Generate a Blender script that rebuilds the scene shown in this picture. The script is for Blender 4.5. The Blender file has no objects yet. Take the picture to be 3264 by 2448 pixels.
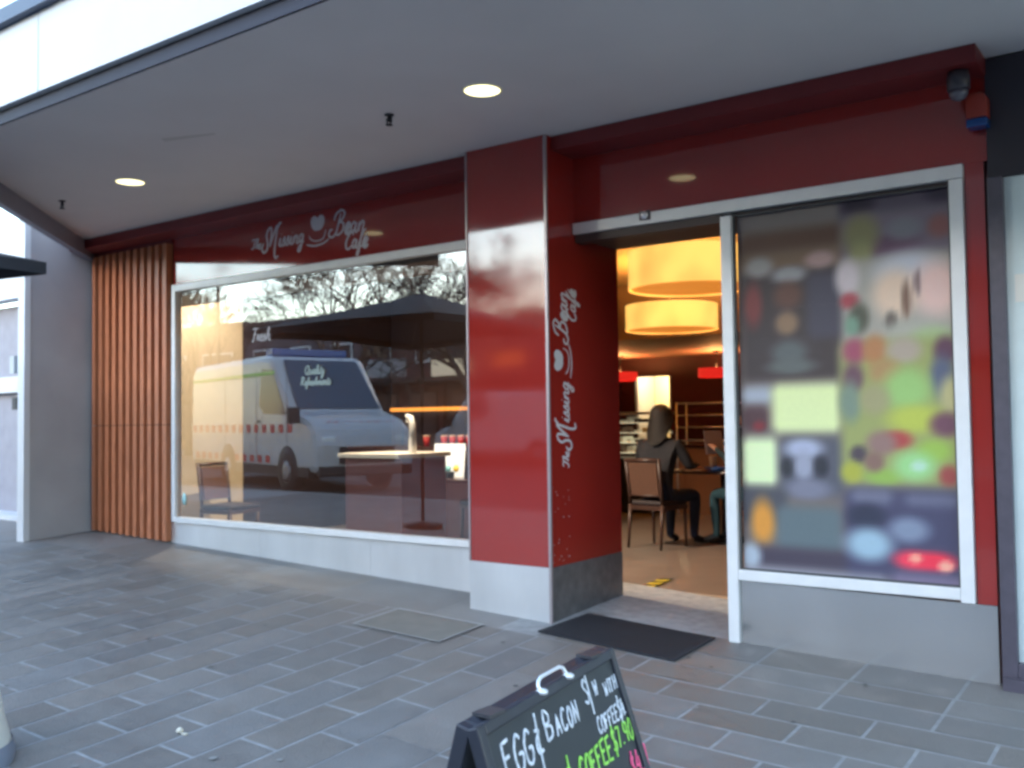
import bpy, bmesh, math, random
from mathutils import Vector, Matrix, Euler
R=math.radians; sin=math.sin; cos=math.cos; PI=math.pi
random.seed(7)
S=bpy.context.scene; COL=S.collection
# ---------------- camera ----------------
cd=bpy.data.cameras.new('camera'); cam=bpy.data.objects.new('camera',cd); COL.objects.link(cam)
rt=Vector((0.80762864,0.58954635,-0.01308021)); dn=Vector((-0.03288403,0.02287924,-0.99919727)); fw=Vector((-0.58877383,0.80741046,0.03786459))
m=Matrix.Identity(4)
for i in range(3): m[i][0]=rt[i]; m[i][1]=-dn[i]; m[i][2]=-fw[i]
m[2][3]=1.30; cam.matrix_world=m
cd.sensor_width=36; cd.lens=33.97; cd.clip_end=500; cd.clip_start=.05
S.camera=cam
cd.dof.use_dof=True; cd.dof.focus_distance=2.6; cd.dof.aperture_fstop=5.0   # slight softness of a phone lens
# ---------------- world, sun, exposure ----------------
SUN_EL,SUN_AZ=R(12),R(186)      # a low sun behind the buildings across the street, so the front is in shade
W=bpy.data.worlds.new("World"); S.world=W; W.use_nodes=True
nt=W.node_tree; bg=nt.nodes['Background']; sk=nt.nodes.new('ShaderNodeTexSky')
sk.sky_type='NISHITA'; sk.sun_disc=False; sk.sun_elevation=SUN_EL; sk.sun_rotation=SUN_AZ; sk.air_density=1.0; sk.dust_density=0.6; sk.ozone_density=1.0
nt.links.new(sk.outputs[0],bg.inputs[0]); bg.inputs[1].default_value=0.15
sl=bpy.data.lights.new('sun','SUN'); sl.energy=2.5; sl.angle=R(.5); sl.color=(1,.78,.55)
so=bpy.data.objects.new('sun',sl); COL.objects.link(so)
sd=Vector((sin(SUN_AZ)*cos(SUN_EL),cos(SUN_AZ)*cos(SUN_EL),sin(SUN_EL)))
so.rotation_euler=sd.to_track_quat('Z','Y').to_euler()
S.view_settings.view_transform='Standard'; S.view_settings.look='None'; S.view_settings.gamma=1
S.view_settings.exposure=3.4; S.view_settings.use_curve_mapping=False
S.cycles.max_bounces=8; S.cycles.glossy_bounces=5; S.cycles.transparent_max_bounces=12; S.cycles.transmission_bounces=6
S.cycles.caustics_reflective=False; S.cycles.caustics_refractive=False
S.cycles.use_denoising=True; S.cycles.sample_clamp_indirect=6
S.cycles.filter_width=2.8
# ---------------- materials ----------------
def lin(c):
    c/=255.; return ((c+.055)/1.055)**2.4 if c>.04 else c/12.92
def rgb(r,g,b): return (lin(r),lin(g),lin(b))
def mat(name,col,rough=.6,metal=0,spec=.5,noise=0,nscale=6,bump=0,bscale=40,emit=None,es=0,coat=0,attr=None,rvar=0,stretch=None,ior=1.5,evar=0):
    m=bpy.data.materials.new(name); m.use_nodes=True; t=m.node_tree; b=t.nodes['Principled BSDF']
    b.inputs['Base Color'].default_value=(*col,1); b.inputs['Roughness'].default_value=rough; b.inputs['Metallic'].default_value=metal
    b.inputs['Specular IOR Level'].default_value=spec; b.inputs['IOR'].default_value=ior
    if coat: b.inputs['Coat Weight'].default_value=coat; b.inputs['Coat Roughness'].default_value=.02
    tc=t.nodes.new('ShaderNodeTexCoord'); src=tc.outputs['Object']
    if stretch:
        mp=t.nodes.new('ShaderNodeMapping'); mp.inputs['Scale'].default_value=stretch; t.links.new(src,mp.inputs[0]); src=mp.outputs[0]
    base=None
    if attr:
        a=t.nodes.new('ShaderNodeAttribute'); a.attribute_name=attr; base=a.outputs['Color']
    if noise or rvar:
        n=t.nodes.new('ShaderNodeTexNoise'); n.inputs['Scale'].default_value=nscale; n.inputs['Detail'].default_value=6; t.links.new(src,n.inputs['Vector'])
    if noise:
        mr=t.nodes.new('ShaderNodeMapRange'); mr.inputs[1].default_value=.25; mr.inputs[2].default_value=.75; mr.inputs[3].default_value=1-noise; mr.inputs[4].default_value=1+noise
        t.links.new(n.outputs[0],mr.inputs[0])
        vm=t.nodes.new('ShaderNodeVectorMath'); vm.operation='SCALE'; vm.inputs[0].default_value=col
        if base: t.links.new(base,vm.inputs[0])
        t.links.new(mr.outputs[0],vm.inputs['Scale']); t.links.new(vm.outputs[0],b.inputs['Base Color'])
    elif base: t.links.new(base,b.inputs['Base Color'])
    if rvar:
        mr=t.nodes.new('ShaderNodeMapRange'); mr.inputs[1].default_value=.3; mr.inputs[2].default_value=.7; mr.inputs[3].default_value=max(0,rough-rvar); mr.inputs[4].default_value=rough+rvar
        t.links.new(n.outputs[0],mr.inputs[0]); t.links.new(mr.outputs[0],b.inputs['Roughness'])
    if bump:
        n2=t.nodes.new('ShaderNodeTexNoise'); n2.inputs['Scale'].default_value=bscale; n2.inputs['Detail'].default_value=4; t.links.new(src,n2.inputs['Vector'])
        bp=t.nodes.new('ShaderNodeBump'); bp.inputs['Strength'].default_value=bump; bp.inputs['Distance'].default_value=.01
        t.links.new(n2.outputs[0],bp.inputs['Height']); t.links.new(bp.outputs[0],b.inputs['Normal'])
    if emit:
        b.inputs['Emission Color'].default_value=(*emit,1); b.inputs['Emission Strength'].default_value=es
        if evar:
            n3=t.nodes.new('ShaderNodeTexNoise'); n3.inputs['Scale'].default_value=1.6; t.links.new(src,n3.inputs['Vector']); m3=t.nodes.new('ShaderNodeMapRange'); m3.inputs[1].default_value=.35; m3.inputs[2].default_value=.65; m3.inputs[3].default_value=es*(1-evar); m3.inputs[4].default_value=es*(1+evar); t.links.new(n3.outputs[0],m3.inputs[0]); t.links.new(m3.outputs[0],b.inputs['Emission Strength'])
    return m
def glass(name,tint,refl,mult=2.3,rough=0.0,body=None,bodyw=0):
    m=bpy.data.materials.new(name); m.use_nodes=True; t=m.node_tree; t.nodes.remove(t.nodes['Principled BSDF']); out=t.nodes['Material Output']
    tr=t.nodes.new('ShaderNodeBsdfTransparent'); tr.inputs[0].default_value=(*tint,1)
    gl=t.nodes.new('ShaderNodeBsdfGlossy'); gl.inputs['Roughness'].default_value=rough; gl.inputs['Color'].default_value=(1,1,1,1)
    lw=t.nodes.new('ShaderNodeFresnel'); lw.inputs[0].default_value=1.5
    ml=t.nodes.new('ShaderNodeMath'); ml.operation='MULTIPLY_ADD'; ml.inputs[1].default_value=mult; ml.inputs[2].default_value=refl; t.links.new(lw.outputs[0],ml.inputs[0])
    mx=t.nodes.new('ShaderNodeMixShader'); t.links.new(ml.outputs[0],mx.inputs[0]); t.links.new(gl.outputs[0],mx.inputs[2])
    first=tr.outputs[0]
    if body:
        df=t.nodes.new('ShaderNodeBsdfDiffuse'); df.inputs[0].default_value=(*body,1)
        m2=t.nodes.new('ShaderNodeMixShader'); m2.inputs[0].default_value=bodyw; t.links.new(tr.outputs[0],m2.inputs[1]); t.links.new(df.outputs[0],m2.inputs[2]); first=m2.outputs[0]
    t.links.new(first,mx.inputs[1]); t.links.new(mx.outputs[0],out.inputs[0])
    return m
STEEL2=mat('polished_steel_plate',(.60,.60,.60),.20,.85,noise=.12,nscale=2.0,rvar=.05,stretch=(1,1,.3))
RED=mat('red_back_painted_glass',(.31,.022,.016),.06,spec=.9,noise=.05,nscale=2,rvar=.02,ior=1.55)
REDM=mat('red_cornice_paint',(.16,.015,.016),.5,noise=.1)
ALU=mat('aluminium_frame',(.76,.755,.75),.4,.1,noise=.05,nscale=9)
STEEL=mat('brushed_steel_plate',(.72,.72,.73),.32,.6,noise=.14,nscale=2.2,stretch=(1,1,.35))
GLS=glass('shop_window_glass',(.84,.87,.86),.04)
PAVE=mat('bluestone_paver',(.15,.16,.17),.58,noise=.16,nscale=5,bump=.35,bscale=90,attr='Col',rvar=.12)
MORT=mat('mortar_joint',(.31,.31,.31),.9,noise=.2,nscale=14)
SOFF=mat('painted_soffit',(.62,.60,.60),.75,noise=.05,nscale=1.3)
FASC=mat('white_fascia',(.56,.57,.60),.5,noise=.05,nscale=1.6)
BAND=mat('grey_blue_band',(.22,.235,.29),.5,noise=.06)
GREYW=mat('grey_render',(.36,.345,.36),.8,noise=.1,nscale=2.2,bump=.1)
TIMB=mat('oiled_timber',(.50,.175,.08),.42,noise=.3,nscale=7,stretch=(14,14,.8))
DARKRED=mat('dark_maroon',(.05,.012,.012),.6,noise=.1)
BLK=mat('matt_black',(.018,.018,.022),.6,noise=.15)
DPUR=mat('dark_purple_grey_paint',(.075,.065,.085),.45,noise=.2,nscale=12)
FROST=mat('frosted_pale_film',(.62,.72,.72),.35,spec=.6,noise=.06)
CONC=mat('concrete_infill',(.20,.185,.16),.85,noise=.10,nscale=9)
LETT=mat('silver_white_vinyl',(.62,.60,.62),.5)
WHITE=mat('white_paint',(.8,.8,.8),.45,noise=.03)
# ---------------- helpers ----------------
class MB:
    def __init__(s): s.v=[]; s.f=[]; s.mi=[]; s.col=[]; s.sm=[]
    def add(s,vs,fs,mi=0,col=None,sm=False):
        o=len(s.v); s.v+= [tuple(v) for v in vs]
        for f in fs: s.f.append([i+o for i in f]); s.mi.append(mi); s.col.append(col); s.sm.append(sm)
        return s
    def box(s,x0,x1,y0,y1,z0,z1,mi=0,M=None,col=None):
        vs=[Vector((x,y,z)) for z in (z0,z1) for y in (y0,y1) for x in (x0,x1)]
        if M: vs=[M@v for v in vs]
        return s.add(vs,[(0,2,3,1),(4,5,7,6),(0,1,5,4),(2,6,7,3),(0,4,6,2),(1,3,7,5)],mi,col)
    def prism(s,pts,d,mi=0,M=None):   # pts: 3-D outline, d: extrusion vector
        d=Vector(d); a=[Vector(p) for p in pts]; b=[p+d for p in a]; n=len(a)
        vs=a+b
        if M: vs=[M@v for v in vs]
        fs=[list(range(n))[::-1],list(range(n,2*n))]+[(i,(i+1)%n,n+(i+1)%n,n+i) for i in range(n)]
        return s.add(vs,fs,mi)
    def tube(s,path,r,n=8,mi=0,cap=True,M=None):
        P=[Vector(p) for p in path]; rs=r if isinstance(r,(list,tuple)) else [r]*len(P); vs=[];prev=None
        for i,p in enumerate(P):
            t=(P[min(i+1,len(P)-1)]-P[max(i-1,0)]).normalized()
            if prev is None: u=t.orthogonal().normalized()
            else:
                u=(prev-t*prev.dot(t)); u=u.normalized() if u.length>1e-6 else t.orthogonal().normalized()
            prev=u; w=t.cross(u)
            for k in range(n):
                a=2*PI*k/n; vs.append(p+(u*cos(a)+w*sin(a))*rs[i])
        if M: vs=[M@v for v in vs]
        fs=[(i*n+k,i*n+(k+1)%n,(i+1)*n+(k+1)%n,(i+1)*n+k) for i in range(len(P)-1) for k in range(n)]
        if cap: fs+= [list(range(n))[::-1],list(range((len(P)-1)*n,len(P)*n))]
        return s.add(vs,fs,mi,sm=True)
    def lathe(s,prof,c=(0,0,0),n=24,mi=0,M=None,caps=True):
        vs=[];c=Vector(c)
        for r,z in prof:
            for k in range(n): a=2*PI*k/n; vs.append(c+Vector((r*cos(a),r*sin(a),z)))
        if M: vs=[M@v for v in vs]
        m_=len(prof)
        fs=[(i*n+k,i*n+(k+1)%n,(i+1)*n+(k+1)%n,(i+1)*n+k) for i in range(m_-1) for k in range(n)]
        if caps: fs+=[list(range(n))[::-1],list(range((m_-1)*n,m_*n))]
        return s.add(vs,fs,mi,sm=True)
    def build(s,name,mats,parent=None,loc=None,bevel=0):
        me=bpy.data.meshes.new(name); me.from_pydata(s.v,[],s.f)
        if not isinstance(mats,(list,tuple)): mats=[mats]
        for m in mats: me.materials.append(m)
        me.polygons.foreach_set('material_index',s.mi); me.polygons.foreach_set('use_smooth',s.sm)
        if any(c is not None for c in s.col):
            ca=me.color_attributes.new('Col','FLOAT_COLOR','CORNER')
            for p,c in zip(me.polygons,s.col):
                c=c or (.5,.5,.5)
                for li in p.loop_indices: ca.data[li].color=(*c,1)
        me.update()
        o=bpy.data.objects.new(name,me); COL.objects.link(o)
        if loc: o.location=loc
        if parent: o.parent=parent
        if bevel:
            b=o.modifiers.new('b','BEVEL'); b.width=bevel; b.segments=2; b.limit_method='ANGLE'
        return o
def tag(o,label=None,cat=None,group=None,kind=None):
    for k,v in (('label',label),('category',cat),('group',group),('kind',kind)):
        if v: o[k]=v
    return o
def thing(name,label,cat,loc=(0,0,0),rz=0,group=None):
    o=bpy.data.objects.new(name,None); COL.objects.link(o); o.location=loc; o.rotation_euler=(0,0,rz); o.empty_display_size=.1
    return tag(o,label,cat,group)
def copy_tree(o,parent=None):
    c=o.copy(); COL.objects.link(c); c.parent=parent
    for ch in list(o.children): copy_tree(ch,c)
    return c
def cube(name,x0,x1,y0,y1,z0,z1,m,parent=None,bevel=0): return MB().box(x0,x1,y0,y1,z0,z1).build(name,m,parent,bevel=bevel)
def smooth(pts,n=6):
    if len(pts)<3: return pts
    out=[]; P=[Vector((*p,0)) for p in pts]; P=[2*P[0]-P[1]]+P+[2*P[-1]-P[-2]]
    for i in range(1,len(P)-2):
        for k in range(n):
            t=k/n; a,b,c,d=P[i-1:i+3]
            q=.5*((2*b)+(c-a)*t+(2*a-5*b+4*c-d)*t*t+(3*b-a-3*c+d)*t**3); out.append((q.x,q.y))
    out.append((P[-2].x,P[-2].y)); return out
def ribbon(mb,pts,w,org,ux,uy,nrm,mi=0,taper=True):
    """flat pen stroke of width w laid on a plane"""
    n=len(pts); vs=[]
    for i,p in enumerate(pts):
        a=pts[max(0,i-1)]; b=pts[min(n-1,i+1)]; dx,dy=b[0]-a[0],b[1]-a[1]; l=math.hypot(dx,dy) or 1
        ww=w*(.55+.45*min(1,min(i,n-1-i)/3.)) if taper else w
        nx,ny=-dy/l*ww/2,dx/l*ww/2
        for s_ in (1,-1):
            for h in (0,.0015):
                vs.append(org+ux*(p[0]+s_*nx)+uy*(p[1]+s_*ny)+nrm*(h+ (0.0002*(i%3))))
    fs=[]
    for i in range(n-1):
        a=i*4; b=a+4
        fs+=[(a+1,a+3,b+3,b+1),(a,b,b+2,a+2),(a,a+1,b+1,b),(a+2,b+2,b+3,a+3)]
    fs+=[(0,2,3,1),((n-1)*4,(n-1)*4+1,(n-1)*4+3,(n-1)*4+2)]
    mb.add(vs,fs,mi)
# ---------- hand-drawn script and chalk capitals ----------
SCR={
'T':(1.35,[[(0,1.75),(.4,2.1),(1.1,1.95),(1.9,2.2)],[(1.15,2.0),(.95,1.2),(.8,.4),(.4,0),(.0,.25)]]),
'h':(1.15,[[(0,.1),(.45,1.1),(.7,1.9),(.5,2.0),(.38,1.4),(.3,0)],[(.3,.4),(.6,.95),(.9,.8),(.85,.2),(1.05,0),(1.25,.2)]]),
'e':(.85,[[(0,.3),(.45,.5),(.7,.82),(.48,1.05),(.2,.7),(.22,.2),(.55,0),(.95,.25)]]),
'E':(.95,[[(0,.3),(.45,.5),(.7,.82),(.48,1.05),(.2,.7),(.22,.2),(.55,0),(.95,.25)]]),
'M':(2.35,[[(-.1,.55),(-.3,.1),(.05,-.35),(.5,-.1),(.45,.6),(.2,1.2),(.35,1.75),(.75,1.9),(.9,1.2),(.85,.1)],[(.85,.1),(1.2,1.2),(1.6,2.0),(1.62,1.0),(1.6,-.2),(1.8,-1.0),(2.25,-.9)],[(1.62,1.6),(1.9,2.15),(2.15,2.25)]]),
'i':(.62,[[(0,.1),(.28,1.0),(.22,.25),(.42,0),(.75,.25)],[(.36,1.42),(.4,1.5)]]),
's':(.72,[[(0,.05),(.42,1.1),(.5,.6),(.6,.25),(.32,0),(.08,.15)],[(.32,0),(.75,.2)]]),
'n':(1.1,[[(0,.1),(.22,.95),(.22,0)],[(.22,.5),(.55,1.0),(.8,.8),(.75,.2),(.95,0),(1.2,.2)]]),
'm':(1.6,[[(0,.1),(.22,.95),(.22,0)],[(.22,.5),(.5,1.0),(.7,.8),(.68,0)],[(.7,.5),(1.0,1.0),(1.25,.8),(1.2,.2),(1.4,0),(1.7,.2)]]),
'g':(1.0,[[(.72,.85),(.4,1.05),(.1,.6),(.3,.1),(.65,.4),(.78,1.0),(.7,0),(.5,-.95),(.15,-1.0),(.25,-.5),(1.0,.15)]]),
'a':(1.05,[[(.72,.85),(.4,1.05),(.1,.6),(.3,.05),(.62,.4),(.78,1.0),(.72,.2),(.92,0),(1.15,.25)]]),
'B':(1.5,[[(.75,2.15),(.6,1.2),(.35,.2),(-.1,-.2),(-.65,0),(-.6,.5),(-.2,.6)],[(-.15,1.5),(.1,2.15),(.8,2.45),(1.3,2.1),(1.05,1.5),(.6,1.25)],[(.6,1.25),(1.3,1.05),(1.3,.3),(.7,-.05),(.2,.1)]]),
'C':(1.1,[[(1.15,1.6),(1.05,1.95),(.6,1.85),(.1,1.0),(.2,.2),(.65,0),(1.15,.4)]]),
'f':(.75,[[(0,.2),(.45,1.2),(.75,1.8),(.55,2.0),(.4,1.4),(.3,-.4),(.1,-.9),(0,-.6),(.35,0),(.75,.2)]]),
'F':(1.2,[[(0,1.9),(.5,2.1),(1.4,2.0)],[(.75,2.0),(.6,1.0),(.4,0),(.1,.1)],[(.3,1.1),(1.0,1.15)]]),
'R':(1.4,[[(.4,2.0),(.3,1.0),(.1,0)],[(0,1.7),(.6,2.15),(1.15,1.8),(.9,1.2),(.4,1.0),(.9,.3),(1.4,.1)]]),
'r':(.7,[[(0,.1),(.25,1.0),(.5,.9),(.4,.2),(.75,.2)]]),
'Q':(1.5,[[(.8,2.0),(.2,1.5),(.15,.5),(.7,0),(1.2,.7),(1.2,1.6),(.8,2.0)],[(.7,.4),(1.1,0),(1.5,-.1)]]),
'u':(1.1,[[(0,.9),(.15,1.0),(.2,.3),(.45,0),(.75,.5),(.85,1.0),(.8,.2),(1.15,.1)]]),
'l':(.55,[[(0,.1),(.5,1.5),(.4,2.0),(.2,1.4),(.25,.2),(.6,.15)]]),
't':(.65,[[(.4,1.8),(.25,.6),(.35,0),(.7,.2)],[(.05,1.2),(.65,1.3)]]),
'y':(1.0,[[(0,.9),(.15,1.0),(.2,.4),(.5,.2),(.8,1.0)],[(.8,1.0),(.6,-.5),(.2,-1.0),(.1,-.5),(.9,.2)]]),
'o':(.9,[[(.5,1.0),(.1,.6),(.35,0),(.75,.4),(.6,.95),(.45,1.0),(.95,.9)]]),
}
def script(mb,word,x,y,sc,w,org,ux,uy,nrm,sh=.18,bold=''):
    for i,ch in enumerate(word):
        adv,st=SCR[ch]
        for s_ in st:
            pts=[(x+(p[0]+sh*p[1])*sc,y+p[1]*sc) for p in smooth(s_,5)]
            ribbon(mb,pts,w*(1.8 if ch in bold else 1)*1.12,org,ux,uy,nrm)
        if ch=='E': # accent of the last letter
            ribbon(mb,[(x+.55*sc,y+1.3*sc),(x+.95*sc,y+1.7*sc)],w,org,ux,uy,nrm)
        x+=adv*sc
    return x
CAP={
'A':[[(0,0),(.3,1),(.6,0)],[(.12,.38),(.5,.4)]],'B':[[(0,0),(.02,1),(.45,.85),(.4,.6),(.05,.52),(.55,.4),(.5,.08),(0,0)]],'C':[[(.55,.85),(.3,1),(.02,.6),(.08,.1),(.35,0),(.58,.18)]],
'E':[[(.52,1),(.02,.96),(.0,.02),(.52,0)],[(.02,.52),(.42,.55)]],'F':[[(.52,1),(.02,.97),(0,0)],[(.02,.52),(.4,.55)]],'G':[[(.55,.85),(.3,1),(.02,.6),(.08,.1),(.35,0),(.55,.2),(.55,.45),(.3,.45)]],
'H':[[(0,1),(0,0)],[(.52,1),(.52,0)],[(0,.5),(.52,.52)]],'I':[[(.15,1),(.15,0)]],'N':[[(0,0),(0,1),(.5,0),(.52,1)]],'O':[[(.3,1),(.02,.6),(.1,.08),(.35,0),(.56,.4),(.5,.88),(.3,1)]],
'S':[[(.52,.85),(.25,1),(.05,.75),(.3,.5),(.52,.28),(.3,0),(0,.12)]],'T':[[(0,1),(.55,.98)],[(.28,1),(.26,0)]],'W':[[(0,1),(.14,0),(.3,.65),(.45,0),(.6,1)]],'L':[[(0,1),(0,0),(.45,0)]],'M':[[(0,0),(.05,1),(.28,.4),(.5,1),(.55,0)]],'U':[[(0,1),(.02,.2),(.28,0),(.52,.2),(.55,1)]],
'$':[[(.5,.85),(.25,.98),(.05,.75),(.3,.5),(.52,.28),(.3,.02),(0,.15)],[(.3,1.25),(.24,-.25)]],'&':[[(.1,.75),(.4,.7),(.1,.45),(.1,.1),(.5,.1)],[(.36,1.25),(.2,-.45)]],'/':[[(.15,1.45),(.2,-.5)]],
'4':[[(.3,1),(.0,.35),(.5,.35)],[(.4,.7),(.36,-.1)]],'5':[[(.5,1),(.1,1),(.06,.55),(.45,.5),(.45,.1),(.05,0)]],'7':[[(0,1),(.5,1),(.2,0)]],'9':[[(.5,.9),(.15,1),(.05,.6),(.4,.5),(.5,.95),(.42,0)]],'0':[[(.3,1),(.04,.6),(.1,.08),(.35,0),(.55,.45),(.48,.9),(.3,1)]],'.':[[(.1,.1),(.12,.02)]],
}
CURVY='BCGOS$&590U'
def chalk(mb,text,x,y,sc,w,org,ux,uy,nrm,mi=0,adv=.78,jit=.05):
    rr=random.Random(len(text)*7+3)
    for ch in text:
        if ch==' ': x+=sc*.45; continue
        dy=rr.uniform(-jit,jit)*sc; k=sc*(1+rr.uniform(-.07,.07))
        for s_ in CAP[ch]:
            pts=smooth(s_,5) if ch in CURVY else [(s_[i][0]+(s_[i+1][0]-s_[i][0])*j/3,s_[i][1]+(s_[i+1][1]-s_[i][1])*j/3) for i in range(len(s_)-1) for j in range(3)]+[s_[-1]]
            ribbon(mb,[(x+(p[0]*.85+.1*p[1])*k,y+dy+p[1]*k) for p in pts],w,org,ux,uy,nrm,mi,taper=False)
        x+=sc*(.35 if ch in '.I' else adv)
    return x
def gz(x,y):
    G=[(-60,.35),(-20,.33),(-9.2,.255),(-7.85,.215),(-4.3,.085),(-3.4,.05),(-2.32,-.015),(-.93,-.06),(6,-.25),(60,-1.2)]
    z=G[-1][1]
    for (a,b),(c,d) in zip(G,G[1:]):
        if a<=x<=c: z=b+(d-b)*(x-a)/(c-a); break
    return z+.06*(max(y,0)-5.39)
X=Vector((1,0,0)); Y=Vector((0,1,0)); Z=Vector((0,0,1))
# ---------------- ground, road, kerb, pavement ----------------
asph=mat('asphalt',(.055,.056,.06),.85,noise=.2,nscale=20,bump=.3,bscale=120)
g=MB(); g.add([(-250,-250,-.9),(250,-250,-.9),(250,250,-.9),(-250,250,-.9)],[(0,1,2,3)]); tag(g.build('ground',mat('bare_ground',(.09,.09,.085),.9,noise=.2)),kind='structure')
def sheet(name,xs,ys,dz,m,side=True):
    mb=MB(); vs=[(x,y,gz(x,y)+dz) for y in ys for x in xs]; n=len(xs)
    fs=[(j*n+i,j*n+i+1,(j+1)*n+i+1,(j+1)*n+i) for j in range(len(ys)-1) for i in range(n-1)]
    mb.add(vs,fs); return tag(mb.build(name,m),kind='structure')
XS=[-60,-40,-30,-20,-14,-11,-9.2,-7.85,-6,-4.3,-3.4,-2.32,-.93,1,3,6,12,30,60]
sheet('road',XS,[-60,-30,-17.2,-9,-2.0],-.13,asph)
kb=MB()
for a,b in zip(XS,XS[1:]):
    kb.add([(a,-2.0,gz(a,0)-.2),(b,-2.0,gz(b,0)-.2),(b,-2.0,gz(b,0)+.004),(a,-2.0,gz(a,0)+.004),(a,-1.8,gz(a,0)+.004),(b,-1.8,gz(b,0)+.004)],[(0,1,2,3),(3,2,5,4)])
    kb.add([(a,-17,gz(a,0)-.2),(b,-17,gz(b,0)-.2),(b,-17,gz(b,0)+.004),(a,-17,gz(a,0)+.004),(a,-17.2,gz(a,0)+.004),(b,-17.2,gz(b,0)+.004)],[(3,2,1,0),(4,5,2,3)])
tag(kb.build('kerb',mat('kerb_stone',(.28,.28,.27),.8,noise=.15)),kind='structure')
sheet('far_pavement',XS,[-60,-17.2],0,mat('far_paving',(.22,.2,.19),.85,noise=.2,nscale=3))
# mortar sheet and separate pavers in one paving surface
pv=MB(); ys=[-1.8,0,1,2,3,4,5,5.42,6.3]; n=len(XS)
pv.add([(x,y,gz(x,y)-(.0 if y<6 else .02)) for y in ys for x in XS],[(j*n+i,j*n+i+1,(j+1)*n+i+1,(j+1)*n+i) for j in range(len(ys)-1) for i in range(n-1)],1)
rp=random.Random(3)
def paver(x0,x1,y0,y1,light=0,g_=.0085):
    if x1-x0<.03 or y1-y0<.03: return
    k=rp.uniform(.84,1.14)+light; t=rp.uniform(-.006,.006); c=((.174+t)*k,(.161)*k,(.151-t)*k)
    P=[(x0+g_,y0+g_),(x1-g_,y0+g_),(x1-g_,y1-g_),(x0+g_,y1-g_)]
    pv.add([(x,y,gz(x,y)+.0022) for x,y in P],[(0,1,2,3)],0,c)
def zoneY(x0,x1,y0,y1,ph=0):      # courses run towards the wall
    k=math.ceil((x1-x0)/.257); wdt=(x1-x0)/k
    for i in range(k):
        xa=x1-(i+1)*wdt; off=4.05+(0 if (i+ph)%2==0 else .25); j=math.floor((y0-off)/.5)
        while off+j*.5<y1:
            paver(xa,xa+wdt,max(y0,off+j*.5),min(y1,off+(j+1)*.5)); j+=1
zoneY(-6.95,-3.08,-1.8,4.79)
zoneY(-14.1,-7.17,-1.8,4.79)
for xa,xb in ((-7.17,-6.95),(-3.08,-2.74)):
    yy=-1.8
    while yy<4.7: paver(xa,xb,yy,min(yy+1.0,4.79),.16,.002); yy+=1.0
y_=5.06; row=0
while y_>-1.8:                    # courses parallel to the wall
    y0=max(-1.8,y_-.235); off=-2.08 if row%2 else -1.81
    if row==0: off=-2.08
    xx=-2.74; cuts=[xx]+[off+.505*k for k in range(-3,14) if off+.505*k>xx+.05 and off+.505*k<4.4]+[4.45]
    off2=off
    for a,b in zip(cuts,cuts[1:]): paver(a,b,y0,y_)
    y_=y0; row+=1
    if y0<=-1.8: break
for k in range(13): paver(-2.58+.505*k,-2.58+.505*(k+1),5.06,5.40,.06)
for k in range(11): paver(-14+.98*k,-14+.98*(k+1),4.79,5.42,.10,.002)
paver(-3.22,-2.74,4.79,5.06,.1,.002)
rg=random.Random(21)
for k in range(150):          # old chewing gum and drips trodden into the stone
    x=rg.uniform(-9,1); y=rg.uniform(-1.5,5.2); rad=rg.uniform(.006,.016)*(1 if k%9 else 2.2)
    pv.add([(x+rad*cos(a*PI/4)*rg.uniform(.8,1.2),y+rad*sin(a*PI/4)*rg.uniform(.8,1.2),gz(x,y)+.0075) for a in range(8)],[tuple(range(8))],2 if k%3 else 3)
tag(pv.build('pavement',[PAVE,MORT,mat('dark_gum_spot',(.075,.073,.072),.8),mat('pale_gum_spot',(.25,.245,.235),.8)]),kind='structure')
# concrete access cover
ac=thing('access_cover','square brown concrete access cover with pale edges set in the paving beside the red column','access cover',(-4.08,4.56,gz(-4.08,4.56)))
A=MB(); A.add([(x-(-4.08),y-4.56,gz(x,y)-gz(-4.08,4.56)+.009) for x,y in ((-4.42,4.36),(-3.74,4.36),(-3.74,4.76),(-4.42,4.76))],[(0,1,2,3)]); A.build('infill',CONC,ac)
A=MB()
for (a,b,c,d) in ((-4.44,4.345,-3.72,4.36),(-4.44,4.76,-3.72,4.785),(-4.445,4.36,-4.42,4.76),(-3.74,4.36,-3.725,4.76)):
    A.add([(x+4.08,y-4.56,gz(x,y)-gz(-4.08,4.56)+.012) for x,y in ((a,b),(c,b),(c,d),(a,d))],[(0,1,2,3)])
A.build('rim',mat('worn_metal_rim',(.32,.32,.31),.6),ac)
# ---------------- the cafe building ----------------
D=5.39
cafe=thing('cafe_building','two-storey cafe building with glossy red panels, big shop window, open doorway and deep white awning','building',(0,0,0))
def part(name,mb,m,par=None,**k): return mb.build(name,m,par or cafe,**k)
# upper storey and side shell (they throw the street into shade)
part('upper_wall',MB().box(-9.25,14,5.45,19,3.95,9.4),mat('upper_render',(.42,.41,.4),.8,noise=.08))
part('side_wall',MB().box(-9.28,-9.14,5.43,19,-.2,3.94),GREYW)
part('rear_wall',MB().box(-9.14,2.2,17.6,17.8,-.2,3.94),DARKRED)
part('party_wall',MB().box(-.98,-.86,5.43,17.6,-.2,3.94),mat('plum_interior_wall',(.10,.035,.03),.7))
part('inner_floor',MB().box(-9.14,-.98,5.95,17.6,-.3,0.0,0),mat('interior_tile_floor',(.17,.135,.115),.45,noise=.15,nscale=3,spec=.6))
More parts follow.
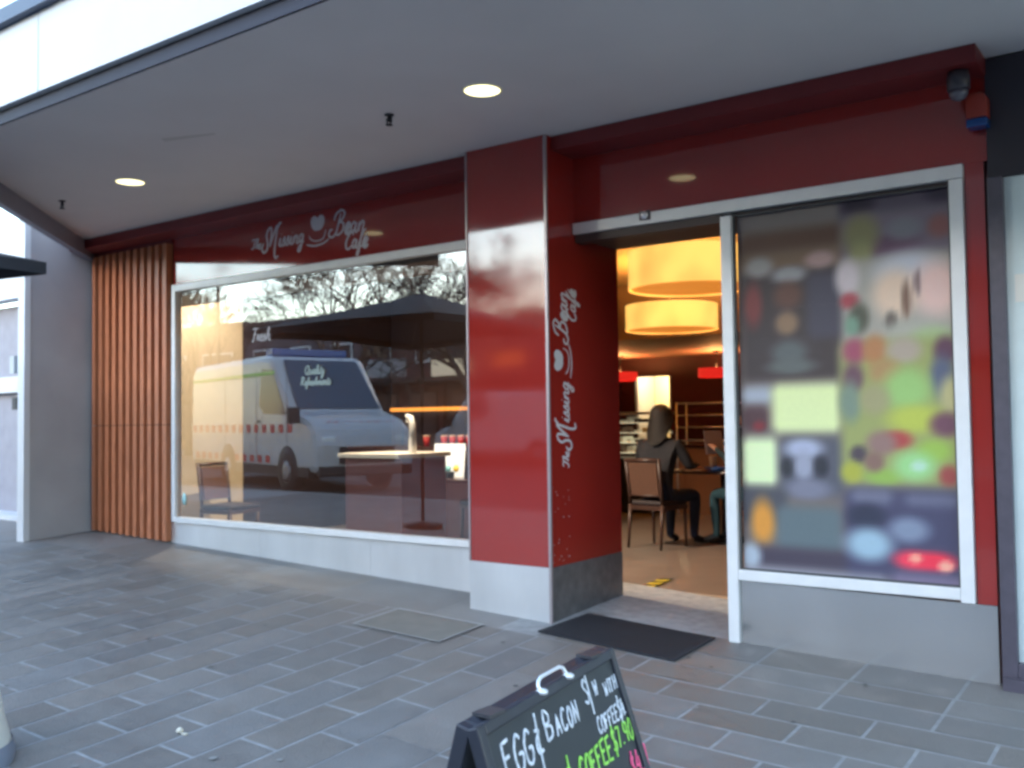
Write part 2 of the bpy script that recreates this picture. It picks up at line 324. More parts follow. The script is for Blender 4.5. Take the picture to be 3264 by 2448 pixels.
# threshold, rising gently from the pavement
part('threshold',MB().add([(-3.4,5.36,-.028+.03),(-2.36,5.36,-.02),(-2.36,6.6,.008),(-3.4,6.6,.008),(-4.6,6.6,.008),(-4.6,5.96,.006),(-3.4,5.96,.006)],[(0,1,2,6),(6,2,3),(5,6,3,4)]),mat('beige_tile',(.42,.33,.25),.35,noise=.08,nscale=5,spec=.6))
part('inner_ceiling',MB().box(-9.14,-.98,5.6,12.0,3.2,3.3),mat('cream_ceiling',(.62,.5,.34),.7))
part('bulkhead',MB().box(-9.14,-.98,12.0,12.12,2.42,3.2).box(-9.14,-.98,12.12,17.6,2.42,2.5),mat('brown_bulkhead',(.34,.22,.15),.7))
part('kitchen_wall',MB().box(-8.05,-.98,15.9,16.0,0,2.42).box(-9.14,-8.75,15.9,16.0,0,2.42).box(-8.75,-8.05,15.9,16.0,2.08,2.42),DARKRED)
# header above the openings, pelmet, sign panels
sp=part('sign_panel',MB().box(-7.82,-4.06,D,D+.05,2.60,3.06),RED)
hp=part('header_panel',MB().box(-4.06,-.90,D,D+.05,2.595,3.12),RED)
part('screen_header',MB().box(-9.14,-7.82,D-.02,D+.05,3.0,3.06),REDM)
pm=part('cornice',MB().box(-9.14,-4.06,5.12,D,3.03,3.118).box(-3.40,-.90,5.12,D,3.03,3.118),REDM)
part('lintel_lining',MB().box(-9.14,-.98,D+.05,5.95,2.50,2.56).box(-9.14,-.98,D+.051,5.6,2.56,3.3),mat('dark_brown_lining',(.09,.05,.035),.6))
# awning
aw=thing('awning','deep street awning with smooth grey-white soffit and bright white front fascia over the cafe','awning',(0,0,0))
ed=[(-9.14,5.42),(-9.14,5.30),(-6.62,2.86),(3.2,2.86),(3.2,5.42)]
part('soffit',MB().add([(x,y,3.12) for x,y in ed]+[(x,y,3.16) for x,y in ed],[(0,1,2,3,4)[::-1],(5,6,7,8,9)]+[(i,(i+1)%5,5+(i+1)%5,5+i) for i in range(5)]),SOFF,aw)
def strip(mb,pl,z0,z1,t):
    for (a,b) in zip(pl,pl[1:]):
        d=Vector((b[0]-a[0],b[1]-a[1],0)).normalized(); nn=Vector((-d.y,d.x,0))*t
        mb.prism([Vector((*a,z0)),Vector((*b,z0)),Vector((*b,z1)),Vector((*a,z1))],nn)
pl=[(-9.3,5.47),(-6.64,2.84),(3.2,2.84)]
b=MB(); strip(b,pl,3.119,3.198,.012); part('edge_beam',b,mat('dark_blue_grey_beam',(.032,.033,.05),.6,spec=.2,noise=.06),aw)
b=MB(); strip(b,[(-9.28,5.43),(-6.72,2.90)],2.97,3.118,.07); part('drip_edge',b,BAND,aw)
f=MB(); fl=[(-9.32,5.44),(-6.65,2.80)]; strip(f,fl,3.20,3.66,.06)
xs=[-6.65,-5.34,-3.2,-1.06,1.08,3.2]
for a,c in zip(xs,xs[1:]): strip(f,[(a+.004,2.80),(c-.004,2.80)],3.20,3.66,.06)
part('fascia',f,FASC,aw)
c=MB(); strip(c,[(-9.36,5.42),(-6.67,2.75),(3.2,2.75)],3.662,3.75,.4); part('capping',c,mat('blue_grey_capping',(.05,.075,.13),.5),aw)
part('deck',MB().add([(x,y,3.64) for x,y in ((-9.2,5.45),(-6.6,2.9),(3.2,2.9),(3.2,5.45))],[(0,1,2,3)]),BAND,aw)
q=MB(); q.add([(-5.40,3.66,3.1185),(-5.36,3.60,3.1185),(-5.0,3.74,3.1185),(-5.02,3.765,3.1185)],[(0,1,2,3)]); part('scuff_mark',q,mat('soffit_scuff',(.5,.49,.48),.8),aw)
# base plates, front column
def gy(x,y): return gz(x,y)-.03
bp=MB()
for a,c_ in ((-7.85,-6.6),(-6.597,-5.3),(-5.297,-4.05)):
    bp.prism([(a,D,gy(a,D)),(c_,D,gy(c_,D)),(c_,D,.40),(a,D,.40)],(0,.05,0))
part('window_base_plate',bp,STEEL)
part('poster_base_plate',MB().prism([(-2.29,D-.005,-.06),(-.925,D-.005,-.09),(-.925,D-.005,.335),(-2.29,D-.005,.35)],(0,.05,0)),STEEL2)
col_=part('column',MB().box(-4.05,-3.403,5.06,5.95,.374,3.119),RED)
part('base_plate',MB().prism([(-4.053,5.054,.02),(-3.40,5.054,-.0),(-3.40,5.054,.373),(-4.053,5.054,.373)],(0,.012,0)).prism([(-4.053,5.066,.02),(-4.053,5.066,.373),(-4.053,5.39,.373),(-4.053,5.39,.02)],(.01,0,0)),STEEL,col_)
part('side_base_plate',MB().prism([(-3.412,5.067,-.02),(-3.412,5.95,.0),(-3.412,5.95,.373),(-3.412,5.067,.373)],(.012,0,0)),mat('dark_worn_steel',(.17,.165,.17),.4,.5,noise=.25,nscale=14),col_)
part('core',MB().box(-4.04,-3.415,5.07,5.94,-.1,.373),BLK,col_)
part('corner_trim',MB().box(-3.414,-3.396,5.048,5.066,.0,3.115).box(-4.056,-4.044,5.052,5.062,.374,3.115),mat('satin_trim',(.42,.36,.37),.35,.5),col_)
rr=random.Random(5); sp_=MB()
for k in range(26):
    yy=5.08+rr.random()*.2; zz=.4+rr.random()**2*.5; s_=.003+rr.random()*.004
    sp_.box(-3.4028,-3.4012,yy,yy+s_,zz,zz+s_*1.4)
part('mud_specks',sp_,mat('dried_specks',(.35,.3,.3),.8),col_)
# big window
fr=MB(); fr.box(-7.82,-7.765,D-.025,D+.05,.41,2.60).box(-7.765,-4.052,D-.025,D+.05,2.535,2.599).box(-7.765,-4.052,D-.03,D+.05,.405,.455)
wf=part('window',fr,ALU,bevel=.004)
part('glass',MB().add([(-7.765,D+.01,.455),(-4.052,D+.01,.455),(-4.052,D+.01,2.535),(-7.765,D+.01,2.535)],[(0,1,2,3)]),GLS,wf)
part('corner_sticker',MB().lathe([(.04,0),(.04,.001)],n=16,M=Matrix.Translation((-7.66,D+.004,.62))@Matrix.Rotation(PI/2,4,'X')@Matrix.Diagonal((.8,1.5,1,1))),mat('pale_teal_sticker',(.35,.6,.6),.5),wf)
dc=MB(); dm=mat('pale_vinyl_lettering',(.28,.36,.34),.6)
og=Vector((0,D-.0,0))
script(dc,'Quality',-6.03,1.70,.036,.010,og,X,Z,-Y); script(dc,'Refreshments',-6.08,1.61,.031,.010,og,X,Z,-Y)
part('window_lettering',dc,dm,wf)
dc=MB(); script(dc,'Fresh',-6.70,2.01,.052,.013,og,X,Z,-Y); part('window_script',dc,mat('white_vinyl_script',(.4,.38,.4),.6),wf)
# door frame, sensor and poster window
dfm=MB(); dfm.box(-2.36,-2.292,D-.03,D+.05,-.05,2.50).box(-3.399,-1.02,D-.03,D+.05,2.522,2.594).box(-1.09,-1.022,D-.03,D+.05,.34,2.52).box(-2.291,-1.091,D-.03,D+.05,.352,.412)
df=part('door_frame',dfm,ALU,bevel=.004)
part('sliding_head',MB().box(-3.399,-2.362,D+.0,D+.09,2.47,2.521).box(-2.291,-1.091,D+.02,D+.05,2.50,2.521),mat('dark_bronze_head',(.06,.035,.03),.5),df)
pw=part('poster_window',MB().box(-2.281,-1.101,D-.004,D+.019,.4125,.4205).box(-2.281,-1.101,D-.004,D+.019,2.4925,2.4995).box(-2.291,-2.281,D-.005,D+.02,.413,2.52).box(-1.101,-1.091,D-.005,D+.02,.413,2.52),mat('dark_gasket',(.08,.08,.08),.6))
part('glass',MB().add([(-2.281,D+.012,.413),(-1.101,D+.012,.413),(-1.101,D+.012,2.52),(-2.281,D+.012,2.52)],[(0,1,2,3)]),glass('poster_window_glass',(.97,.97,.97),-.005,.35),pw)  # weak reflection here, since the poster colours already carry reflections
part('red_reveal',MB().box(-1.018,-.925,D,D+.04,.337,2.594),RED)
# timber screen
scn=part('timber_screen',MB().box(-9.14,-7.83,D+.02,D+.05,.1,3.0),mat('screen_backing',(.045,.012,.01),.7))
sl_=MB()
for i in range(11):
    x=-9.10+i*.1185
    for z0,z1 in ((gz(x,D)+.015,1.30),(1.306,2.995)): sl_.box(x,x+.058,D-.055,D+.02,z0,z1)
part('slats',sl_,TIMB,scn)
# logo: The Missing (hearts over a cup) Bean Cafe
def logo(mb,org,ux,uy,nrm,s):
    # unit box: 10 wide
    script(mb,'Th',0,1.55*s,.27*s,.075*s,org,ux,uy,nrm); script(mb,'e',.62*s,1.5*s,.30*s,.07*s,org,ux,uy,nrm)
    script(mb,'M',1.15*s,1.45*s,.62*s,.12*s,org,ux,uy,nrm)
    script(mb,'issing',2.45*s,1.45*s,.46*s,.10*s,org,ux,uy,nrm)
    for cx,rot in ((5.62,.5),(6.02,-.5)):       # two beans make a heart
        pts=[]
        for k in range(20):
            a=2*PI*k/20; px,py=.34*cos(a),.46*sin(a); pts.append((cx+px*cos(rot)-py*sin(rot),2.4+px*sin(rot)+py*cos(rot)))
        vs=[org+ux*(p[0]*s)+uy*(p[1]*s)+nrm*.0006*(1 if rot>0 else 1.6) for p in pts]; mb.add(vs,[tuple(range(20))])
    ribbon(mb,[(p[0]*s,p[1]*s) for p in smooth([(5.1,1.75),(5.3,1.5),(5.8,1.38),(6.3,1.5),(6.5,1.95)])],.07*s,org,ux,uy,nrm)
    ribbon(mb,[(p[0]*s,p[1]*s) for p in smooth([(4.9,1.25),(5.6,1.12),(6.3,1.2),(6.75,1.4)])],.09*s,org,ux,uy,nrm)
    script(mb,'B',7.1*s,1.55*s,.54*s,.11*s,org,ux,uy,nrm); script(mb,'ean',7.95*s,1.5*s,.54*s,.11*s,org,ux,uy,nrm,bold='e')
    script(mb,'CafE',8.0*s,.62*s,.46*s,.105*s,org,ux,uy,nrm,bold='E')
lg=MB(); logo(lg,Vector((-6.70,D-.0,2.585)),X,Z,-Y,.143); part('lettering',lg,LETT,sp)
# the same name up the side of the column, reading upwards
lg=MB(); logo(lg,Vector((-3.403,5.463,.99)),Z,-Y,X,.119); part('lettering',lg,LETT,col_)
# ---------------- poster window: posters and notices behind the glass ----------------
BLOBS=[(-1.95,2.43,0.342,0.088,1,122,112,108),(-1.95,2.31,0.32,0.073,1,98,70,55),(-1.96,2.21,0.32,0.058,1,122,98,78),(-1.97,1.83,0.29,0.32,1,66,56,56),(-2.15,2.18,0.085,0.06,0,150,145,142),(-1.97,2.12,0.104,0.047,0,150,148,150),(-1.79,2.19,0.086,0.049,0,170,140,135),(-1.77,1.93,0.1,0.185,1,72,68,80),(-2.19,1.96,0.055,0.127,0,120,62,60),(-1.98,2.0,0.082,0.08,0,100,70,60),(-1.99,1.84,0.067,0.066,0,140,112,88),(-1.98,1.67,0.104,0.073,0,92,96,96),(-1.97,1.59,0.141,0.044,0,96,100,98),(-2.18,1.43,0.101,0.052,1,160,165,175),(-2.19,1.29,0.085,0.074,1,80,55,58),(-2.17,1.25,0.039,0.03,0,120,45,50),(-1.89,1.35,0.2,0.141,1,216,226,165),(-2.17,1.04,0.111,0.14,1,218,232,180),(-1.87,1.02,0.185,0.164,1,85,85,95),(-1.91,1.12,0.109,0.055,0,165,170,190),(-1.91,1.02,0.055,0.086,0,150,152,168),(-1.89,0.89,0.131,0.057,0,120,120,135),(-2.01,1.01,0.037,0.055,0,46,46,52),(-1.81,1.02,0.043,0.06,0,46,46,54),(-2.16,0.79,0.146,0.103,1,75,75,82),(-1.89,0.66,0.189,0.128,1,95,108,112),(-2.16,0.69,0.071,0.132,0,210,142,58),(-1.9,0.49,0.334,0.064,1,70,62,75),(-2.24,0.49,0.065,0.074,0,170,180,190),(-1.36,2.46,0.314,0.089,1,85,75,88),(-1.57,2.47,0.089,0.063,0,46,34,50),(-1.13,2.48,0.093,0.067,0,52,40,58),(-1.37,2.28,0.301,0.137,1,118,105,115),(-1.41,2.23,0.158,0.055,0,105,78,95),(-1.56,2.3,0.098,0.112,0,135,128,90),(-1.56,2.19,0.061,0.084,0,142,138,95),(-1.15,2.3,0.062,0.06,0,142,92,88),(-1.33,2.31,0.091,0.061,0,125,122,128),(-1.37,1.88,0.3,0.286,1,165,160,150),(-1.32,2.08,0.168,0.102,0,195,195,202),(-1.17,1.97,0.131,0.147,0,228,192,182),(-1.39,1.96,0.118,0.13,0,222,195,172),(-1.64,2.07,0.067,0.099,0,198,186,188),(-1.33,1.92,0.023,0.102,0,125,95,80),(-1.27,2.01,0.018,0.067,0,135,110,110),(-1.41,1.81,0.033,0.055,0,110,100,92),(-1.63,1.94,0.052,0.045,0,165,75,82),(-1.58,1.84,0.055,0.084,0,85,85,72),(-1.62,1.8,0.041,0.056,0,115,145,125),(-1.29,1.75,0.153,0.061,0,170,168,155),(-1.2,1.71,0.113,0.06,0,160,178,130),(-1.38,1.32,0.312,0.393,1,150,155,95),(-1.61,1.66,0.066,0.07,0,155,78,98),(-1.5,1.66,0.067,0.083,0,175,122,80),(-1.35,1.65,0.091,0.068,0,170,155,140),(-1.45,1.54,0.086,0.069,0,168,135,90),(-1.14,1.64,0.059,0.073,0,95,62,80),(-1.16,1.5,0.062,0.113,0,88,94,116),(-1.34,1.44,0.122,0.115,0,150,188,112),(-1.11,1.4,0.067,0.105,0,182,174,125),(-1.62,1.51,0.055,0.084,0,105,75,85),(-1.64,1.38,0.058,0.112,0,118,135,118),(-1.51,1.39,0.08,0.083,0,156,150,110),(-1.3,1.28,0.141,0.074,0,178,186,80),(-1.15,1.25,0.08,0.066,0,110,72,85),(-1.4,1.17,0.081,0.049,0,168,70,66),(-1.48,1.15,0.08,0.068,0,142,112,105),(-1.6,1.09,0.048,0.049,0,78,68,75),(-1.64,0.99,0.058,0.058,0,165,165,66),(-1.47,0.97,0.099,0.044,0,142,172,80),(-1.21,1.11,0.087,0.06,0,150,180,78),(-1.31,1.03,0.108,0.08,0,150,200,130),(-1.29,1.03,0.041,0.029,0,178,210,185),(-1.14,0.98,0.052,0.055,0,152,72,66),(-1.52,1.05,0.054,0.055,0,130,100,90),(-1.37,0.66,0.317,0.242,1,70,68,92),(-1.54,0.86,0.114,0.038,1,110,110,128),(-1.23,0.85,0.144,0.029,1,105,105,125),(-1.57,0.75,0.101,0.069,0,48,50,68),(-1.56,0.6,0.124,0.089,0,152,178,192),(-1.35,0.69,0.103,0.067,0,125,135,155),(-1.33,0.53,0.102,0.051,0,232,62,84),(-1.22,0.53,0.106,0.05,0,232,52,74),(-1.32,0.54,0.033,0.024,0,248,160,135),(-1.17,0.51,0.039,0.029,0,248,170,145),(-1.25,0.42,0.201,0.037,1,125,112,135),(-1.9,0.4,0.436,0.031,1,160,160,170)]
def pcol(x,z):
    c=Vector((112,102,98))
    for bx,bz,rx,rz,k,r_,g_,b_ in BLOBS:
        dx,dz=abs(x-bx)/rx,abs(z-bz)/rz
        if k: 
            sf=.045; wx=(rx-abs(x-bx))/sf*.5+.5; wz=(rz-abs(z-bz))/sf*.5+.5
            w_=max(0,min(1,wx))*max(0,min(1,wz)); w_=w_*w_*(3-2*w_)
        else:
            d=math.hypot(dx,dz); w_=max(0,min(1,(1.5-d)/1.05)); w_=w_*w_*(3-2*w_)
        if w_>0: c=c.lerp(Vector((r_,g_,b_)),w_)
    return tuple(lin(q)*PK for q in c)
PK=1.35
PM=mat('print_with_reflections',(.5,.5,.5),.55,attr='Col',noise=.02,nscale=40)  # vertex colours hold the print plus window reflections and highlights painted in
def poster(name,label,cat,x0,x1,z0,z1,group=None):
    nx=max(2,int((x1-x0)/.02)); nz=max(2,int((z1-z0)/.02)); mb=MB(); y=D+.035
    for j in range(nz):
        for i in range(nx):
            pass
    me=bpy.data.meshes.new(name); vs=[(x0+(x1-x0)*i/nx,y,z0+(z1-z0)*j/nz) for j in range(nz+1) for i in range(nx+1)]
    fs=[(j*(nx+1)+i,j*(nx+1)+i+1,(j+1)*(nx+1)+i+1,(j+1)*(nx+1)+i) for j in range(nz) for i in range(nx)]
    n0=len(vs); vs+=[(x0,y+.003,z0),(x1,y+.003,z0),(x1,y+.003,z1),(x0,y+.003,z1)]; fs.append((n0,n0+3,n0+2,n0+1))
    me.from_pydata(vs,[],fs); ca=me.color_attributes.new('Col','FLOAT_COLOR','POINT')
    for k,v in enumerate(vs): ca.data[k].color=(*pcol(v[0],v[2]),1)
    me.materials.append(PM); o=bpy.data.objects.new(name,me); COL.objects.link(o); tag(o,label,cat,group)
PX=-1.672
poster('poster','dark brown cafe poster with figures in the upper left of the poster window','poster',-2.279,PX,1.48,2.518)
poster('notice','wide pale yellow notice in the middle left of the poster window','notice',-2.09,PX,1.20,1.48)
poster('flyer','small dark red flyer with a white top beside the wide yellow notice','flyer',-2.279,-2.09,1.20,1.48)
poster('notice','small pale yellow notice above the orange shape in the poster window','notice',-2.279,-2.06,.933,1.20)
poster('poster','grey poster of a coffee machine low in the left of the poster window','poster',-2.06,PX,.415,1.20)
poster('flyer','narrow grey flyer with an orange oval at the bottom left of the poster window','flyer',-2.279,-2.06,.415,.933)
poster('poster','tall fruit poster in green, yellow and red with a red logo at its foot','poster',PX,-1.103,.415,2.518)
# ---------------- fittings on the front ----------------
GLOW=mat('warm_lamp_diffuser',(.9,.85,.6),.5,emit=(1.0,.90,.50),es=.24)
dl=thing('ceiling_light','round warm downlight in the awning soffit towards the timber screen','ceiling light',(-6.50,4.11,3.12),0,'downlights in the awning soffit')
MB().lathe([(.10,-.004),(.10,-.002)],n=32).build('diffuser',GLOW,dl)
MB().lathe([(.101,-.0005),(.101,-.006),(.112,-.004),(.114,-.0005)],n=32,caps=False).build('rim',mat('cream_light_rim',(.75,.72,.55),.5),dl)
for i,xx in enumerate((-3.21,.08)):
    q=copy_tree(dl); q.location=(xx,4.16,3.12); q['label']='round warm downlight in the awning soffit in front of the red column' if i==0 else 'round warm downlight in the awning soffit over the poster window end'
def spr(x,y,lab):
    t=thing('sprinkler_head',lab,'sprinkler',(x,y,3.12),0,'fire sprinklers in the awning soffit')
    MB().lathe([(.028,-.001),(.028,-.008),(.012,-.012)],n=16).build('rosette',BLK,t)
    b=MB(); b.tube([(0,0,-.01),(0,0,-.045)],.010,8); b.tube([(.018,0,-.02),(.018,0,-.05),(0,0,-.062)],.004,6); b.tube([(-.018,0,-.02),(-.018,0,-.05),(0,0,-.062)],.004,6); b.lathe([(.022,-.062),(.022,-.066)],n=12); b.build('nozzle',BLK,t)
spr(-3.9,4.15,'small black sprinkler head beside the downlight nearer the column'); spr(-7.47,4.12,'small black sprinkler head near the angled left end of the soffit')
sn=thing('door_sensor','small round silver door sensor on the white door head','sensor',(-2.86,D-.035,2.575))
MB().lathe([(.026,0),(.030,.008),(.024,.018),(.010,.024)],n=20,M=Matrix.Rotation(PI/2,4,'X')).build('lens',mat('silver_lens',(.7,.7,.72),.2,.6),sn)
MB().box(-.04,.04,0,.008,-.03,.03).build('housing',mat('dark_sensor_housing',(.12,.1,.1),.5),sn,bevel=.004)
cm=thing('security_camera','dark dome security camera under the red cornice at the right end','security camera',(-1.0,5.22,2.99))
MB().lathe([(.05,.035),(.055,0),(.055,-.05),(.05,-.06)],n=20).build('housing',mat('dark_grey_plastic',(.05,.045,.055),.4),cm)
MB().lathe([(.048,-.06),(.045,-.085),(.03,-.105),(.004,-.113)],n=20).build('dome',mat('smoked_dome',(.09,.085,.11),.15,spec=.8),cm)
al=thing('alarm_siren','small red alarm siren box with a blue strobe at the right end of the front','alarm',(-.93,5.34,2.84))
MB().prism([(-.055,-.045,-.04),(.045,-.045,-.04),(.045,-.045,.06),(.02,-.045,.09),(-.03,-.045,.09),(-.055,-.045,.06)],(0,.09,0)).build('case',mat('red_siren_plastic',(.30,.035,.02),.35),al,bevel=.006)
MB().box(-.055,.045,-.05,.04,-.085,-.042).build('strobe',mat('blue_strobe_lens',(.01,.06,.22),.2),al,bevel=.008)
# door mat and hazard tape
mt=thing('door_mat','dark charcoal ribbed door mat lying in front of the open doorway','door mat',(-2.98,5.09,0))
mm=mat('charcoal_mat',(.018,.018,.024),.9,noise=.3,nscale=80,bump=.6,bscale=150)
b=MB(); c4=[(-3.36,4.84),(-2.45,4.84),(-2.44,5.35),(-3.31,5.33)]
b.add([(x+2.98,y-5.09,gz(x,y)+.006) for x,y in c4]+[(x+2.98,y-5.09,gz(x,y)+.016) for x,y in c4],[(0,1,2,3)[::-1],(4,5,6,7),(0,1,5,4),(1,2,6,5),(2,3,7,6),(3,0,4,7)]); b.build('pile',mm,mt)
b=MB()
for k in range(22):
    y=4.855+k*.0225; xl=-3.345+.0018*k; b.add([(xl+2.98,y-5.09,gz(xl,y)+.0185),(-2.48+2.98,y-5.09,gz(-2.48,y)+.0185),(-2.48+2.98,y+.011-5.09,gz(-2.48,y)+.0185),(xl+2.98,y+.011-5.09,gz(xl,y)+.0185)],[(0,1,2,3)])
b.build('ribs',mat('mat_ribs',(.03,.03,.036),.8),mt)
ht=thing('hazard_tape','black and yellow striped hazard tape on the floor inside the doorway','tape',(-3.85,6.9,.004))
b=MB(); yl,bk=mat('yellow_tape',(.62,.5,.03),.5),mat('black_tape',(.02,.02,.02),.5)
p0=Vector((-3.60,6.30,.012)); p1=Vector((-3.68,7.05,.012)); dd=(p1-p0)/10; nn=Vector((dd.y,-dd.x,0)).normalized()*.10
for k in range(10):
    a=p0+dd*k; sh=dd*.5
    b.add([q-Vector((-3.85,6.9,.004)) for q in (a,a+dd*.96,a+dd*.96+nn+sh,a+nn+sh)],[(0,1,2,3)],k%2)
b.build('stripes',[yl,bk],ht)
# ---------------- interior ----------------
WOOD=mat('dark_chair_wood',(.06,.028,.02),.4,noise=.25,nscale=8); UPH=mat('brown_upholstery',(.11,.05,.03),.8,noise=.12,nscale=30); SEATM=mat('dark_seat_pad',(.03,.02,.022),.6)
def make_chair(name,label,group):
    t=thing(name,label,'chair',group=group)
    # origin on floor, facing +y
    b=MB().box(-.21,.21,-.20,.22,.43,.475); b.build('seat',SEATM,t,bevel=.015)
    b=MB().box(-.22,.22,-.21,.21,.385,.428); b.build('seat_rail',WOOD,t)
    b=MB().prism([(-.17,-.215,.52),(.17,-.215,.52),(.175,-.265,.86),(-.175,-.265,.86)],(0,.028,.0)); b.build('backrest',UPH,t,bevel=.008)
    b=MB().tube([(-.195,-.20,.44),(-.197,-.215,.6),(-.2,-.26,.90)],.018,8).tube([(.195,-.20,.44),(.197,-.215,.6),(.2,-.26,.90)],.018,8).tube([(-.2,-.258,.885),(.2,-.258,.885)],.02,8).tube([(-.195,-.21,.53),(.195,-.21,.53)],.014,6); b.build('back_frame',WOOD,t)
    for sx in (-1,1):
        MB().tube([(sx*.195,-.20,.44),(sx*.20,-.24,.0)],[.02,.014],8).build('leg',WOOD,t); MB().tube([(sx*.195,.19,.44),(sx*.20,.20,.0)],[.02,.014],8).build('leg',WOOD,t)
    return t
G='dark wood cafe chairs'
ch=make_chair('cafe_chair','brown-backed chair carrying the seated person seen through the doorway',G); ch.location=(-4.64,8.86,0); ch.rotation_euler[2]=R(-8)
for (x,y,rz,lab) in ((-3.72,9.28,80,'chair under the person in teal trousers at the right of the doorway view'),
                     (-8.33,6.42,-82,'chair standing alone against the beige wall at the left of the shop window'),
                     (-6.25,8.12,176,'chair on the far side of the table with the white menu card, nearer the counter'),
                     (-5.6,8.1,186,'chair on the far side of the table with the white menu card, nearer the column')):
    q=copy_tree(ch); q.scale=(1,1,1); q.location=(x,y,0); q.rotation_euler=(0,0,R(rz)); q['label']=lab
TOP=mat('dark_table_top',(.05,.02,.018),.25,spec=.6)
def make_table(label,x,y,w,d,group='dark cafe tables'):
    t=thing('cafe_table',label,'table',(x,y,0),group=group)
    MB().box(-w/2,w/2,-d/2,d/2,.72,.75).build('table_top',TOP,t,bevel=.006)
    b=MB().tube([(0,0,.03),(0,0,.72)],.035,12); b.build('pedestal',WOOD,t); MB().box(-.25,.25,-.25,.25,0,.03).build('base_plate',BLK,t,bevel=.01)
make_table('dark table in the doorway view in front of the seated person',-4.25,9.62,1.0,.8); make_table('dark table by the right end of the shop window carrying the white menu card',-5.9,7.45,1.2,.75)
# menu card, window side
mc=thing('menu_card','white menu card with yellow food pictures standing on the table by the window','menu card',(-6.16,7.35,.75),R(8))
MB().prism([(-.185,.0,.0),(.185,.0,.0),(.18,.05,.33),(-.18,.05,.33)],(0,.004,0)).prism([(-.185,.12,.0),(.185,.12,.0),(.18,.056,.33),(-.18,.056,.33)],(0,.004,0)).build('card',mat('white_card',(.75,.8,.85),.5,emit=(.6,.75,.95),es=0),mc)
b=MB()
for k,xx in enumerate((-.09,0,.09)): b.lathe([(.035,0),(.035,.001)],n=14,mi=k%2,M=Matrix.Translation((xx,-.002+.014,.085))@Matrix.Rotation(PI/2-.15,4,'X'))
b.build('pictures',[mat('yellow_food_print',(.75,.5,.06),.5),mat('teal_print',(.2,.45,.45),.5)],mc)
mh=tag(cube('napkin_box',-6.29,-6.05,7.22,7.32,.75,.81,BLK,bevel=.006),'small black napkin box in front of the white menu card','napkin box')
# service counter by the window
BURG=mat('burgundy_laminate',(.24,.09,.085),.35,noise=.05); STONE=mat('cream_stone_top',(.62,.58,.5),.3)
ct=thing('counter','burgundy counter with a cream top standing close behind the shop window','counter',(-6.0,6.5,0))
MB().box(-.36,.32,-.34,.25,0,.985).build('front_panel',BURG,ct); MB().box(-.40,.34,-.40,.30,.987,1.027).build('counter_top',STONE,ct,bevel=.004); MB().box(-.34,.30,-.325,.24,-.02,.0).build('plinth',BLK,ct)
bc=thing('back_counter','long dark service counter with a lit shelf behind the window counter','counter',(-7.2,8.6,0))
MB().box(-1.3,1.25,-.3,.3,0,.98).build('cabinet',DARKRED,bc); MB().box(-1.32,1.27,-.32,.32,.982,1.02).build('counter_top',TOP,bc)
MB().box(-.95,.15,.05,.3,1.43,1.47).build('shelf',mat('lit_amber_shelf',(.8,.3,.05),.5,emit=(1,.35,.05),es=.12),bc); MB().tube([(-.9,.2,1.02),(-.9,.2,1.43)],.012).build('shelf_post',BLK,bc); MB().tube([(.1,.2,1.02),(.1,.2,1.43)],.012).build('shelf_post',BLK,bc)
MB().box(-1.3,1.25,.45,.5,0,3.19).build('screen_panel',mat('dark_screen',(.035,.02,.022),.6),bc)
cupm=mat('red_paper_cup',(.45,.02,.02),.5)
def mkcup():
    o=thing('paper_cup','','cup',group='red paper cups on the service counter')
    MB().lathe([(.028,0),(.040,.11)],n=16).build('sleeve',cupm,o); MB().lathe([(.042,.11),(.042,.122),(.036,.126)],n=16).build('lid',mat('cream_cup_lid',(.6,.45,.32),.5),o); return o
cup=None
for i,(xx,yy,lab) in enumerate(((-7.05,8.36,'red paper cup at the left end of the row of cups'),(-6.93,8.36,'second red paper cup from the left in the row'),(-6.81,8.36,'third red paper cup from the left in the row'),(-6.69,8.36,'fourth red paper cup from the left in the row'),(-7.35,8.4,'red paper cup standing apart from the row, left of it'))):
    q=mkcup() if cup is None else copy_tree(cup); cup=cup or q; q.location=(xx,yy,1.02); q['label']=lab
# lone glass jar / tap on window counter
tp=thing('beer_tap','slim grey-white tap column standing on the window counter','tap',(-5.72,6.35,1.027))
MB().tube([(0,0,0),(0,0,.25),(-.02,0,.31),(-.07,0,.33)],[.035,.03,.028,.016],10).build('column',mat('pale_enamel',(.5,.48,.45),.3),tp); MB().tube([(-.06,0,.33),(-.065,0,.27)],.01,8).build('spout',STEEL,tp)
# beige wall at left, with a picture rail of light
part('beige_side_wall',MB().box(-9.135,-9.05,5.5,7.15,0,3.19),mat('beige_wall',(.50,.42,.30),.8,noise=.05))
part('dark_side_wall',MB().box(-9.135,-9.06,7.16,15.9,0,2.41).box(-9.135,-9.06,7.16,12.0,2.411,3.19),mat('dark_plum_wall',(.03,.018,.022),.6))
